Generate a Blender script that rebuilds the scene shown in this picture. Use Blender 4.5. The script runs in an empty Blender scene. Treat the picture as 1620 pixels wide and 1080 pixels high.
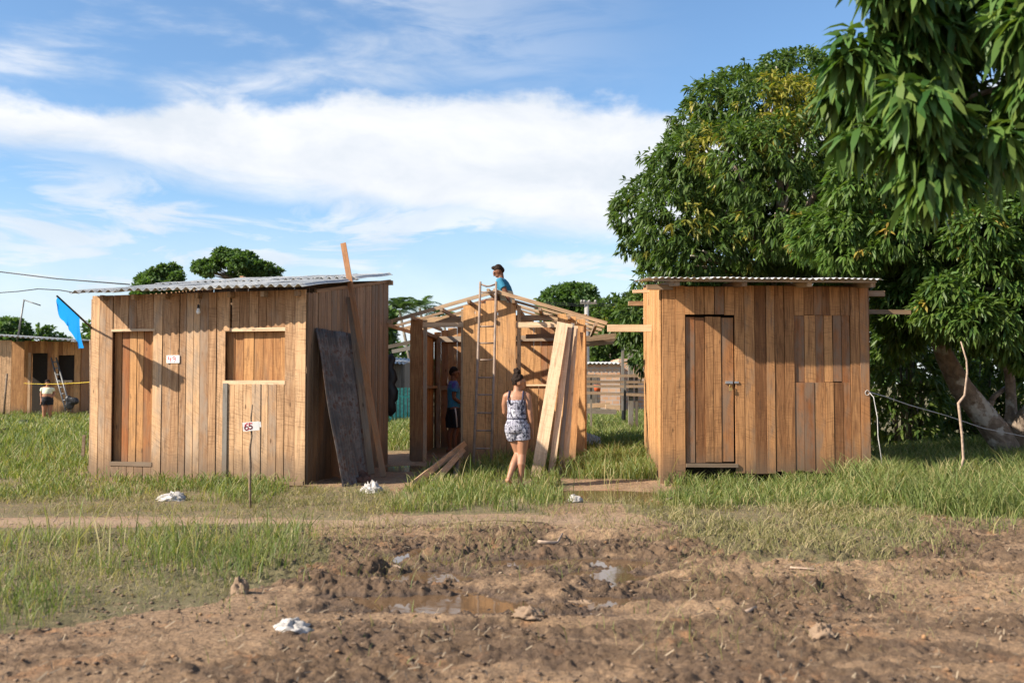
import bpy, math, random
import numpy as np
from mathutils import Vector
random.seed(7)
RNG = np.random.default_rng(11)
S = bpy.context.scene
COL = S.collection
R = math.radians
# ------------------------------------------------------------ camera
FPX = 1575.0                       # focal length in pixels of a 1620 px wide frame
PITCH = math.atan(66/FPX)
CH = 1.4
cam = bpy.data.cameras.new("camera"); camo = bpy.data.objects.new("camera", cam); COL.objects.link(camo)
cam.sensor_width = 36; cam.lens = 36*FPX/1620
camo.location = (0, 0, CH); camo.rotation_euler = (math.pi/2+PITCH, 0, 0)
cam.clip_start = 0.1; cam.clip_end = 6000
cam.dof.use_dof = True; cam.dof.focus_distance = 14.6; cam.dof.aperture_fstop = 2.2
S.camera = camo
S.render.resolution_x = 1024; S.render.resolution_y = 682
# ------------------------------------------------------------ sun, sky
SUN = Vector((1.0, 0.40, -0.72)).normalized()       # direction the light travels
sl = bpy.data.lights.new("sun", 'SUN'); sl.energy = 5.0; sl.angle = R(0.6); sl.color = (1.0, 0.90, 0.76)
so = bpy.data.objects.new("sun", sl); COL.objects.link(so)
so.rotation_euler = SUN.to_track_quat('-Z', 'Y').to_euler()
S.view_settings.view_transform = 'Standard'; S.view_settings.look = 'None'
S.view_settings.exposure = 0.92; S.view_settings.gamma = 1

class NT:
    def __init__(s, nt): s.t = nt; s.n = nt.nodes; s.l = nt.links
    def put(s, sock, v):
        if isinstance(v, bpy.types.NodeSocket): s.l.new(v, sock)
        elif v is not None: sock.default_value = v
    def m(s, op, a, b=None, c=None, clamp=False):
        q = s.n.new('ShaderNodeMath'); q.operation = op; q.use_clamp = clamp
        s.put(q.inputs[0], a)
        if b is not None: s.put(q.inputs[1], b)
        if c is not None: s.put(q.inputs[2], c)
        return q.outputs[0]
    def ss(s, v, a, b, lo=0.0, hi=1.0):
        q = s.n.new('ShaderNodeMapRange'); q.interpolation_type = 'SMOOTHSTEP'
        s.put(q.inputs[0], v); s.put(q.inputs[1], a); s.put(q.inputs[2], b); s.put(q.inputs[3], lo); s.put(q.inputs[4], hi)
        return q.outputs[0]
    def mix(s, f, a, b, mode='MIX'):
        q = s.n.new('ShaderNodeMix'); q.data_type = 'RGBA'; q.blend_type = mode
        s.put(q.inputs[0], f)
        for i, v in ((6, a), (7, b)):
            if isinstance(v, (tuple, list)) and len(v) == 3: v = (*v, 1)
            s.put(q.inputs[i], v)
        return q.outputs[2]
    def noise(s, vec, scale, detail=4, rough=.55, dist=0, out=0):
        q = s.n.new('ShaderNodeTexNoise'); s.put(q.inputs['Vector'], vec)
        q.inputs['Scale'].default_value = scale; q.inputs['Detail'].default_value = detail
        q.inputs['Roughness'].default_value = rough; q.inputs['Distortion'].default_value = dist
        return q.outputs[out]
    def xyz(s, x, y, z):
        q = s.n.new('ShaderNodeCombineXYZ'); s.put(q.inputs[0], x); s.put(q.inputs[1], y); s.put(q.inputs[2], z); return q.outputs[0]
    def sep(s, v):
        q = s.n.new('ShaderNodeSeparateXYZ'); s.put(q.inputs[0], v); return q.outputs
    def ramp(s, v, stops):
        q = s.n.new('ShaderNodeValToRGB'); s.put(q.inputs[0], v); e = q.color_ramp.elements
        while len(e) < len(stops): e.new(0.5)
        for i, (p, c) in enumerate(stops): e[i].position = p; e[i].color = (*c, 1) if len(c) == 3 else c
        return q.outputs[0]
    def bump(s, h, strength=.5, dist=.01, nrm=None):
        q = s.n.new('ShaderNodeBump'); q.inputs['Strength'].default_value = strength; q.inputs['Distance'].default_value = dist
        s.put(q.inputs['Height'], h)
        if nrm is not None: s.put(q.inputs['Normal'], nrm)
        return q.outputs[0]

W = bpy.data.worlds.new("World"); S.world = W; W.use_nodes = True
w = NT(W.node_tree); w.n.clear()
sky = w.n.new('ShaderNodeTexSky'); sky.sky_type = 'NISHITA'; sky.sun_disc = False
sky.sun_elevation = math.asin(-SUN.z); sky.sun_rotation = math.atan2(-SUN.x, -SUN.y)
sky.altitude = 0; sky.air_density = 1.0; sky.dust_density = 0.5; sky.ozone_density = 2.0
tc = w.n.new('ShaderNodeTexCoord'); d = w.sep(tc.outputs['Generated'])
hor = w.m('SQRT', w.m('ADD', w.m('MULTIPLY', d[0], d[0]), w.m('MULTIPLY', d[1], d[1])))
v = w.m('DIVIDE', d[2], w.m('MAXIMUM', hor, .02))            # tangent of the elevation
u = w.m('ARCTAN2', d[0], d[1])                               # azimuth from straight ahead
uv = w.xyz(u, v, 0.0)
n1 = w.noise(w.xyz(w.m('MULTIPLY', u, 3.2), w.m('MULTIPLY', v, 9.0), 1.3), 1.0, 7, .58, .3)
n2 = w.noise(w.xyz(w.m('MULTIPLY', u, 7.0), w.m('MULTIPLY', v, 26.0), 4.0), 1.0, 6, .6, .6)
n3 = w.noise(w.xyz(w.m('MULTIPLY', u, 14.0), w.m('MULTIPLY', v, 20.0), 8.0), 1.0, 6, .6, .2)
# undulating bank of cloud
wob = w.m('MULTIPLY', w.m('SUBTRACT', n1, .5), .10)
top = w.m('ADD', w.m('ADD', w.m('MULTIPLY', w.m('SINE', w.m('ADD', w.m('MULTIPLY', u, 9.0), 2.2)), .012), .284), wob)
bot = w.m('ADD', w.m('ADD', w.m('MULTIPLY', u, -.13), .148), w.m('MULTIPLY', w.m('SUBTRACT', n2, .5), .045))
puff = w.m('MULTIPLY', w.m('SUBTRACT', n3, .5), .05)
bank = w.m('MULTIPLY', w.ss(w.m('SUBTRACT', w.m('ADD', top, puff), v), -.004, .020), w.ss(w.m('SUBTRACT', v, bot), -.008, .03))
# thin streaks above and below it
hi_ = w.m('MULTIPLY', w.ss(n1, .40, .62), w.ss(n2, .30, .62))
left = w.ss(u, .22, -.40)
hi_ = w.m('MULTIPLY', w.m('MULTIPLY', hi_, left), w.ss(v, .24, .27, 0, .9))
lo_ = w.m('MULTIPLY', w.ss(n2, .42, .60), w.ss(v, .24, .16, 0, .8))
base_ = w.ss(v, .20, .02, 0.0, .72)
mask = w.m('MAXIMUM', w.m('MAXIMUM', bank, hi_), w.m('MAXIMUM', lo_, base_))
mask = w.m('MULTIPLY', mask, .97, clamp=True)
shade = w.ss(w.noise(w.xyz(w.m('MULTIPLY', u, 6.0), w.m('MULTIPLY', v, 13.0), 2.0), 1.0, 6, .6, .3), .3, .7)
ccol = w.mix(shade, (.43, .46, .50), (.55, .555, .57))
skc = w.n.new('ShaderNodeMix'); skc.data_type = 'RGBA'; skc.blend_type = 'MULTIPLY'; skc.inputs[0].default_value = 1
w.l.new(sky.outputs[0], skc.inputs[6]); skc.inputs[7].default_value = (.080, .094, .104, 1)
bg = w.n.new('ShaderNodeBackground'); bg.inputs[1].default_value = 1.0
w.l.new(w.mix(mask, skc.outputs[2], ccol), bg.inputs[0])
wo = w.n.new('ShaderNodeOutputWorld'); w.l.new(bg.outputs[0], wo.inputs[0])

# ------------------------------------------------------------ places in the world
cp, sp_ = math.cos(PITCH), math.sin(PITCH)
def ray(px, py):
    cx, cz = (px-810)/FPX, (540-py)/FPX
    return Vector((cx, cp-cz*sp_, sp_+cz*cp))
def P(px, py, Y):
    r = ray(px, py); return Vector((0, 0, CH)) + r*(Y/r.y)
def G(px, py):
    r = ray(px, py); return Vector((0, 0, CH)) + r*(-CH/r.z)
# ------------------------------------------------------------ noise for shapes
def _h(ix, iy, seed):
    n = (ix.astype(np.int64)*374761393 + iy.astype(np.int64)*668265263 + seed*974711) & 0xffffffff
    n = ((n ^ (n >> 13))*1274126177) & 0xffffffff
    return ((n ^ (n >> 16)) & 0xffff)/65535.0
def vnoise(x, y, seed=0):
    x = np.asarray(x, float); y = np.asarray(y, float)
    ix = np.floor(x); iy = np.floor(y); fx = x-ix; fy = y-iy
    fx = fx*fx*(3-2*fx); fy = fy*fy*(3-2*fy)
    a = _h(ix, iy, seed); b = _h(ix+1, iy, seed); c = _h(ix, iy+1, seed); d_ = _h(ix+1, iy+1, seed)
    return (a*(1-fx)+b*fx)*(1-fy)+(c*(1-fx)+d_*fx)*fy
def fbm(x, y, seed=0, o=4, g=.5):
    s = 0; a = 1; t = 0
    for i in range(o):
        s = s+a*vnoise(x*2**i+i*17.3, y*2**i-i*9.1, seed+i); t += a; a *= g
    return s/t
def sst(x, a, b):
    t = np.clip((x-a)/(b-a), 0, 1); return t*t*(3-2*t)
# ------------------------------------------------------------ mesh and object helpers
def wloc(o):
    v_ = Vector((0, 0, 0))
    while o is not None: v_ = v_+o.location; o = o.parent
    return v_
def tag(o, label=None, cat=None, group=None, kind=None):
    if label: o['label'] = label
    if cat: o['category'] = cat
    if group: o['group'] = group
    if kind: o['kind'] = kind
    return o
def thing(name, loc, label, cat, group=None):
    o = bpy.data.objects.new(name, None); o.location = loc; o.empty_display_size = .2; COL.objects.link(o)
    return tag(o, label, cat, group)
def npmesh(name, V, quads, tris, mat, parent=None, col=None, loc=None, smooth=False):
    V = np.asarray(V, np.float32)
    me = bpy.data.meshes.new(name)
    if parent is not None: off = wloc(parent); oloc = (0, 0, 0)
    else:
        if loc is None:
            mn = V.min(0); mx = V.max(0); loc = Vector(((mn[0]+mx[0])/2, (mn[1]+mx[1])/2, mn[2]))
        off = Vector(loc); oloc = loc
    V = V-np.array(off, np.float32)
    nq, nt_ = len(quads), len(tris)
    me.vertices.add(len(V)); me.vertices.foreach_set('co', V.ravel())
    loops = np.concatenate([np.asarray(quads, np.int32).ravel(), np.asarray(tris, np.int32).ravel()]).astype(np.int32)
    me.loops.add(len(loops)); me.loops.foreach_set('vertex_index', loops)
    me.polygons.add(nq+nt_)
    tot = np.concatenate([np.full(nq, 4), np.full(nt_, 3)]).astype(np.int32)
    me.polygons.foreach_set('loop_start', (np.cumsum(tot)-tot).astype(np.int32)); me.polygons.foreach_set('loop_total', tot)
    if col is not None:
        a = me.attributes.new('col', 'FLOAT_COLOR', 'POINT')
        c = np.ones((len(V), 4), np.float32); c[:, :col.shape[1]] = col; a.data.foreach_set('color', c.ravel())
    me.update(calc_edges=True); me.validate()
    if smooth: me.polygons.foreach_set('use_smooth', np.ones(len(me.polygons), bool))
    if mat: me.materials.append(mat)
    o = bpy.data.objects.new(name, me); COL.objects.link(o)
    if parent is not None: o.parent = parent
    o.location = oloc
    return o
class MB:
    """collects shapes for ONE mesh object"""
    def __init__(s): s.V = []; s.F = []; s.UV = []; s.C = []; s.sm = []
    def add(s, vs, fs, uvs=None, c=None, smooth=False):
        b = len(s.V); c = c or (random.random(), random.random(), random.random())
        s.V += [tuple(v) for v in vs]; s.C += [c]*len(vs)
        for i, f in enumerate(fs):
            s.F.append([b+k for k in f]); s.sm.append(smooth)
            s.UV.append(uvs[i] if uvs else [(vs[k][0], vs[k][2]) for k in f])
    def box(s, c, L, Wd, T, col=None, bev=.0):
        """c centre; L, Wd, T half vectors along length, width, thickness"""
        c, L, Wd, T = Vector(c), Vector(L), Vector(Wd), Vector(T)
        l, w_, t = L.length, Wd.length, T.length
        vs = [c+L*a+Wd*b+T*e for a in (-1, 1) for b in (-1, 1) for e in (-1, 1)]
        fs = [(0, 1, 3, 2), (4, 6, 7, 5), (0, 4, 5, 1), (2, 3, 7, 6), (0, 2, 6, 4), (1, 5, 7, 3)]
        def q(k):
            a = 1 if k & 4 else -1; b = 1 if k & 2 else -1; e = 1 if k & 1 else -1
            return a*l, b*w_, e*t
        uvs = []
        for i, f in enumerate(fs):
            r = []
            for k in f:
                a, b, e = q(k)
                r.append((b, e) if i < 2 else ((e+w_, a) if i < 4 else (b, a)))
            uvs.append(r)
        if T.dot(L.cross(Wd)) < 0: fs = [f[::-1] for f in fs]; uvs = [x[::-1] for x in uvs]
        s.add(vs, fs, uvs, col)
    def beam(s, p0, p1, w_, t, up=(0, 0, 1), col=None, roll=0):
        p0, p1 = Vector(p0), Vector(p1); L = (p1-p0)/2; ax = L.normalized(); up = Vector(up)
        if abs(ax.dot(up)) > .98: up = Vector((0, 1, 0))
        wd = ax.cross(up).normalized(); tt = wd.cross(ax).normalized()
        if roll:
            wd, tt = wd*math.cos(roll)+tt*math.sin(roll), tt*math.cos(roll)-wd*math.sin(roll)
        s.box((p0+p1)/2, L, wd*(w_/2), tt*(t/2), col)
    def tube(s, pts, rad, n=8, col=None, cap=True, smooth=True, flat=None):
        pts = [Vector(p) for p in pts]
        if not hasattr(rad, '__len__'): rad = [rad]*len(pts)
        vs = []; L = 0; Ls = []
        ref = None
        for i, p in enumerate(pts):
            a = pts[max(i-1, 0)]; b = pts[min(i+1, len(pts)-1)]; ax = (b-a).normalized()
            if ref is None:
                ref = Vector((0, 1, 0)) if abs(ax.y) < .8 else Vector((1, 0, 0))
            x = ax.cross(ref).normalized(); y = x.cross(ax).normalized(); ref = y
            if i: L += (p-pts[i-1]).length
            Ls.append(L)
            for k in range(n):
                t = 2*math.pi*k/n; vs.append(p+x*math.cos(t)*rad[i]+y*math.sin(t)*rad[i]*(flat or 1))
        fs = []; uvs = []
        for i in range(len(pts)-1):
            for k in range(n):
                k2 = (k+1) % n; fs.append((i*n+k, i*n+k2, (i+1)*n+k2, (i+1)*n+k))
                c0, c1 = k/n*6.28*rad[i], (k+1)/n*6.28*rad[i]
                uvs.append([(c0, Ls[i]), (c1, Ls[i]), (c1, Ls[i+1]), (c0, Ls[i+1])])
        if cap:
            fs.append(tuple(range(n))[::-1]); uvs.append([(0, 0)]*n)
            fs.append(tuple((len(pts)-1)*n+k for k in range(n))); uvs.append([(0, 0)]*n)
        s.add(vs, fs, uvs, col, smooth)
    def ball(s, c, r, n=12, m=8, col=None):
        c = Vector(c); r = Vector(r) if hasattr(r, '__len__') else Vector((r, r, r))
        vs = [c+Vector((0, 0, r.z))]
        for i in range(1, m):
            a = math.pi*i/m
            for k in range(n):
                t = 2*math.pi*k/n; vs.append(c+Vector((r.x*math.sin(a)*math.cos(t), r.y*math.sin(a)*math.sin(t), r.z*math.cos(a))))
        vs.append(c-Vector((0, 0, r.z))); fs = []
        for k in range(n): fs.append((0, 1+k, 1+(k+1) % n)); fs.append((len(vs)-1, 1+(m-2)*n+(k+1) % n, 1+(m-2)*n+k))
        for i in range(m-2):
            for k in range(n): fs.append((1+i*n+k, 1+(i+1)*n+k, 1+(i+1)*n+(k+1) % n, 1+i*n+(k+1) % n))
        s.add(vs, fs, None, col, True)
    def build(s, name, mat, parent=None, loc=None):
        me = bpy.data.meshes.new(name)
        if parent is not None: off = wloc(parent); oloc = Vector((0, 0, 0))
        else:
            if loc is None:
                xs = [v_[0] for v_ in s.V]; ys = [v_[1] for v_ in s.V]; zs = [v_[2] for v_ in s.V]
                loc = ((min(xs)+max(xs))/2, (min(ys)+max(ys))/2, min(zs))
            off = Vector(loc); oloc = Vector(loc)
        me.from_pydata([(a-off.x, b-off.y, c-off.z) for a, b, c in s.V], [], s.F)
        ul = me.uv_layers.new(name='UVMap')
        ul.data.foreach_set('uv', [x for f in s.UV for p in f for x in p])
        a = me.attributes.new('col', 'FLOAT_COLOR', 'POINT')
        a.data.foreach_set('color', [x for c in s.C for x in (c[0], c[1], c[2], 1)])
        me.polygons.foreach_set('use_smooth', s.sm)
        me.materials.append(mat); me.update()
        o = bpy.data.objects.new(name, me); COL.objects.link(o)
        if parent is not None: o.parent = parent
        o.location = oloc
        return o
# ------------------------------------------------------------ materials
def newmat(name):
    m = bpy.data.materials.new(name); m.use_nodes = True; t = NT(m.node_tree)
    b = t.n['Principled BSDF']; return m, t, b
def plain(name, c, rough=.6, metal=0, var=.12, scale=12, bump=.1, spec=.4):
    m, t, b = newmat(name)
    g = t.n.new('ShaderNodeTexCoord').outputs['Object']
    n = t.noise(g, scale, 5)
    t.put(b.inputs['Base Color'], t.mix(t.ss(n, .3, .7), tuple(x*(1-var) for x in c), tuple(min(x*(1+var), 1) for x in c)))
    b.inputs['Roughness'].default_value = rough; b.inputs['Metallic'].default_value = metal
    b.inputs['Specular IOR Level'].default_value = spec
    if bump: t.put(b.inputs['Normal'], t.bump(n, bump, .01))
    return m
def wood(name, light, dark, grey=(.22, .19, .16), greyamt=.25, saw=.5, redd=None, dirt=True):
    m, t, b = newmat(name)
    uvn = t.n.new('ShaderNodeUVMap').outputs[0]; q = t.sep(uvn)
    at = t.n.new('ShaderNodeAttribute'); at.attribute_name = 'col'; c = t.sep(at.outputs['Color'])
    off = t.m('MULTIPLY', c[2], 40)
    gv = t.xyz(t.m('MULTIPLY', q[0], 38), t.m('ADD', t.m('MULTIPLY', q[1], 1.5), off), off)
    grain = t.noise(gv, 1.0, 5, .6, 1.2)
    big = t.noise(t.xyz(t.m('MULTIPLY', q[0], 13), t.m('ADD', t.m('MULTIPLY', q[1], 1.0), off), off), 1.0, 4, .6, 2.6)
    tone = t.m('ADD', t.m('MULTIPLY', c[0], .75), t.m('MULTIPLY', t.m('SUBTRACT', big, .28), .95))
    cc = t.mix(t.ss(tone, .12, .82), dark, light)
    if redd: cc = t.mix(t.ss(c[1], .62, .95, 0, .8), cc, redd)
    cc = t.mix(t.ss(grain, .42, .72, 0, .6), cc, tuple(x*.38 for x in dark))
    # circular saw marks: fine slanting bands
    sl_ = t.m('ADD', q[1], t.m('MULTIPLY', q[0], t.m('MULTIPLY', t.m('SUBTRACT', c[1], .25), 1.1)))
    wv = t.m('MULTIPLY', t.m('SUBTRACT', t.noise(t.xyz(t.m('MULTIPLY', q[0], 5), t.m('MULTIPLY', sl_, 95), off), 1.0, 2, .6), .48), 5)
    sawm = t.m('MULTIPLY', wv, t.ss(t.noise(t.xyz(q[0], q[1], off), 3.5, 3), .36, .60))
    cc = t.mix(t.m('MULTIPLY', t.ss(sawm, -.1, .8), .42*saw), cc, tuple(x*.5 for x in dark))
    # grey weathering in patches, dark stains, knots
    pos = t.n.new('ShaderNodeNewGeometry').outputs['Position']; z = t.sep(pos)[2]
    wn = t.noise(t.xyz(t.m('MULTIPLY', q[0], 5), t.m('ADD', t.m('MULTIPLY', q[1], 1.6), off), 3.0), 1.0, 5, .62)
    gr = t.m('MULTIPLY', t.ss(t.m('ADD', wn, t.m('MULTIPLY', t.m('SUBTRACT', c[1], .5), .35)), .50, .78), greyamt*1.6, clamp=True)
    cc = t.mix(gr, cc, grey)
    st = t.noise(t.xyz(t.m('MULTIPLY', q[0], 14), t.m('ADD', t.m('MULTIPLY', q[1], 3.2), off), 9.0), 1.0, 4, .7)
    cc = t.mix(t.ss(st, .56, .76, 0, .72), cc, (.075, .045, .028))
    vo = t.n.new('ShaderNodeTexVoronoi'); vo.inputs['Scale'].default_value = 1.0
    t.put(vo.inputs['Vector'], t.xyz(t.m('MULTIPLY', q[0], 5.5), t.m('ADD', t.m('MULTIPLY', q[1], 1.9), off), off))
    cc = t.mix(t.ss(vo.outputs['Distance'], .10, .035, 0, .75), cc, (.06, .03, .015))
    if dirt:
        zz = t.m('ADD', z, t.m('MULTIPLY', t.noise(pos, 5, 4), -.35))
        cc = t.mix(t.ss(zz, .42, -.14, 0, .8), cc, (.15, .105, .07))
    t.put(b.inputs['Base Color'], cc)
    b.inputs['Roughness'].default_value = .78; b.inputs['Specular IOR Level'].default_value = .25
    hh = t.m('ADD', t.m('MULTIPLY', grain, .5), t.m('MULTIPLY', sawm, .22*saw))
    t.put(b.inputs['Normal'], t.bump(hh, .75, .004))
    return m
M = {}
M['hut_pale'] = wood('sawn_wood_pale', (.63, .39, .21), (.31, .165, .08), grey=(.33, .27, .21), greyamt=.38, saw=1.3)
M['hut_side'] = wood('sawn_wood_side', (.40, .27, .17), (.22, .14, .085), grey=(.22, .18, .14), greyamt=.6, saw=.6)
M['hut_orange'] = wood('sawn_wood_orange', (.56, .28, .115), (.20, .085, .034), grey=(.23, .17, .12), greyamt=.45, saw=.9, redd=(.33, .12, .04))
M['door_orange'] = wood('sawn_wood_door', (.54, .28, .11), (.27, .11, .04), grey=(.2, .13, .08), greyamt=.35, saw=.5, redd=(.36, .11, .03))
M['hut_new'] = wood('sawn_wood_new', (.62, .34, .145), (.27, .125, .05), grey=(.3, .22, .15), greyamt=.22, saw=.7, redd=(.38, .15, .055))
M['fresh'] = wood('sawn_wood_fresh', (.72, .52, .33), (.50, .31, .17), grey=(.5, .43, .35), greyamt=.3, saw=.6)
M['rafter'] = wood('rafter_wood', (.50, .34, .20), (.25, .15, .085), grey=(.3, .25, .2), greyamt=.5, saw=.3, dirt=False)
M['weathered'] = wood('weathered_wood', (.24, .20, .155), (.12, .095, .07), grey=(.2, .18, .155), greyamt=.9, saw=.2)
M['dark_inside'] = plain('dark_interior', (.03, .022, .016), .9)  # near-black colour standing in for the shade inside the huts
def leafmat(name, a, b_, yel=None, spec=.5, rough=.42, trans=.35):
    m, t, b = newmat(name)
    at = t.n.new('ShaderNodeAttribute'); at.attribute_name = 'col'; c = t.sep(at.outputs['Color'])
    cc = t.mix(c[0], a, b_)
    if yel: cc = t.mix(c[1], cc, yel)
    t.put(b.inputs['Base Color'], cc); b.inputs['Roughness'].default_value = rough; b.inputs['Specular IOR Level'].default_value = spec
    tr = t.n.new('ShaderNodeBsdfTranslucent'); t.put(tr.inputs[0], t.mix(1.0, cc, (1.5, 1.6, .6), 'MULTIPLY'))
    mx = t.n.new('ShaderNodeMixShader'); mx.inputs[0].default_value = trans
    t.l.new(b.outputs[0], mx.inputs[1]); t.l.new(tr.outputs[0], mx.inputs[2])
    t.l.new(mx.outputs[0], t.n['Material Output'].inputs[0])
    return m
M['mango'] = leafmat('mango_leaves', (.030, .072, .016), (.085, .150, .034), (.32, .28, .05), rough=.5, spec=.35)
M['mango_fresh'] = leafmat('mango_leaves_fresh', (.034, .088, .018), (.095, .18, .036), (.40, .28, .06), rough=.48, spec=.35)
M['mango_near'] = leafmat('mango_leaves_near', (.024, .074, .016), (.100, .180, .042), (.26, .29, .06), spec=.25, rough=.45, trans=.25)
M['far_leaf'] = leafmat('broad_leaves', (.045, .095, .030), (.10, .175, .05), (.2, .22, .05), spec=.3, rough=.55)
M['palm_leaf'] = leafmat('palm_leaves', (.05, .09, .04), (.10, .16, .07), spec=.3)
M['grass'] = leafmat('grass_blades', (.068, .112, .026), (.165, .225, .055), (.40, .33, .16), spec=.3, rough=.55, trans=.33)
M['dry_grass'] = leafmat('dry_grass_blades', (.12, .135, .045), (.24, .22, .095), (.40, .32, .18), spec=.2, rough=.6, trans=.3)
def bark(name, a, b_, lich):
    m, t, b = newmat(name)
    g = t.n.new('ShaderNodeTexCoord').outputs['Object']
    n = t.noise(g, 7, 6, .65, .6); n2 = t.noise(g, 3.2, 4, .6)
    cc = t.mix(t.ss(n, .3, .7), a, b_); cc = t.mix(t.ss(n2, .52, .62, 0, .75), cc, lich)
    t.put(b.inputs['Base Color'], cc); b.inputs['Roughness'].default_value = .9
    t.put(b.inputs['Normal'], t.bump(n, 1.0, .05)); return m
M['bark'] = bark('mango_bark', (.15, .11, .08), (.32, .25, .19), (.55, .52, .46))
M['bark_far'] = bark('tree_bark', (.10, .08, .06), (.2, .17, .13), (.3, .28, .24))
# ============================================================ GROUND
def gpoly(pts): return np.array([[G(a, b_).x, G(a, b_).y] for a, b_ in pts])
def inpoly(x, y, poly):
    r = np.zeros(x.shape, bool); n = len(poly); j = n-1
    for i in range(n):
        xi, yi = poly[i]; xj, yj = poly[j]
        r ^= ((yi > y) != (yj > y)) & (x < (xj-xi)*(y-yi)/(yj-yi+1e-12)+xi); j = i
    return r
# hollows that hold water: (px, py, half width m, half depth m, depth m)
PUD = [(643, 868, .22, .55, .10), (680, 900, .30, .42, .10), (712, 936, .42, .34, .11), (628, 942, .30, .16, .09), (560, 931, .5, .10, .06), (860, 946, .6, .10, .05),
       (955, 884, .30, .42, .10), (990, 932, .34, .22, .10), (985, 912, .30, .2, .08), (822, 880, .35, .4, .09), (880, 958, .7, .14, .09), (930, 776, 1.15, .75, .15), (1010, 790, .5, .35, .09),
       (780, 985, .6, .1, .07), (640, 735, .5, .9, .08), (520, 955, .5, .12, .07)]
PUDW = [(G(a, b_).x, G(a, b_).y, c, d_, e) for a, b_, c, d_, e in PUD]
HUTZ = (-7, 13.2, 6, 24)
def height(x, y, full=False):
    x = np.asarray(x, float); y = np.asarray(y, float)
    near = sst(y, 90, 16)*sst(np.abs(x), 60, 12)
    wx = x+.25*(fbm(x*1.7, y*1.7, 5)-.5); wy = y+.25*(fbm(x*1.7, y*1.7, 9)-.5)
    z = (fbm(x*.35, y*.35, 1, 3)-.5)*.10
    mud = sst(y, 10.9, 9.9)*sst(x+.35*y+2.0*(fbm(x*.8, y*.8, 3)-.5), -.6, 1.0)*(1-.75*sst(x-.25*y, 1.6, 3.2))
    front = sst(y, 7.2, 5.2)*.75
    mud = np.maximum(mud, front)
    patch = sst(fbm(x*1.1+4, y*2.1, 21, 4, .6), .40, .60)
    rough = mud*(.12+1.0*patch)
    cl = 1-np.abs(2*fbm(wx*8.5, wy*12.0, 33, 4, .6)-1); cl = sst(cl, .55, 1.0)
    cl2 = fbm(wx*24, wy*28, 41, 3, .65)
    lump = sst(fbm(wx*3.4, wy*5.6, 55, 6, .62), .42, .74)
    rdg = 1-np.abs(2*fbm(wx*7+3, wy*11, 37, 3, .5)-1); rdg = sst(rdg, .72, 1.0)
    z = z+rough*(-.027*cl+.046*(cl2-.5)+.026*lump+.024*rdg)*(.62+.38*sst(y, 5.6, 7.4))
    z = z+(.010+.018*mud)*(fbm(wx*11, wy*15, 61, 5, .7)-.5)*2
    # wheel ruts running across
    for k, (y0, sl_, dp, x0) in enumerate(((9.15, .02, .06, -.8), (8.25, -.03, .075, -1.5), (7.55, .015, .05, -1.8), (6.75, -.02, .045, -1.5))):
        yy = y0+sl_*x+.22*(fbm(x*.7+k*7, x*0+k, 71+k, 3)-.5)*2
        q = (wy-yy)/.13
        m_ = sst(x, x0, x0+.8)*sst(x, 5.0, 3.0)
        z = z-dp*m_*(.45+1.1*vnoise(x*1.3+k*5, x*0, 77+k))*np.exp(-q*q)+.035*m_*np.exp(-((np.abs(q)-1.9)/.8)**2)*(.3+lump)
    # trodden track
    yy = 10.35+.015*x+.2*(fbm(x*.4, x*0, 81, 2)-.5)
    tr = np.exp(-((y-yy)/.35)**2)*sst(x, 3.5, 1)
    z = z*(1-.7*tr)-.02*tr
    for (a, b_, c, d_, e) in PUDW:
        q = ((wx-a)/c)**2+((wy-b_)/d_)**2
        z = z-(e+.0)*np.exp(-q*1.1)
    return (z*near, rough) if full else z*near
def tails(a, b_, n, k): return a+(b_-a)*(np.linspace(0, 1, n)**k)
xs = np.concatenate([-tails(8.5, 2500, 70, 3.2)[1:][::-1], np.arange(-8.5, 8.5, .0135), tails(8.5, 2500, 70, 3.2)])
ys = [3.4]
while ys[-1] < 12: ys.append(ys[-1]+.0020*ys[-1]+.002)
while ys[-1] < 26: ys.append(ys[-1]+.06)
ys = np.concatenate([-tails(0, 400, 12, 3)[1:][::-1]+3.3, np.array(ys), tails(26.1, 3500, 80, 3.4)])
GX, GY = np.meshgrid(xs, ys); GZ, ROUGH = height(GX, GY, True)
nx, ny = len(xs), len(ys)
idx = np.arange(nx*ny).reshape(ny, nx)
quads = np.stack([idx[:-1, :-1], idx[:-1, 1:], idx[1:, 1:], idx[1:, :-1]], -1).reshape(-1, 4)
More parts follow.
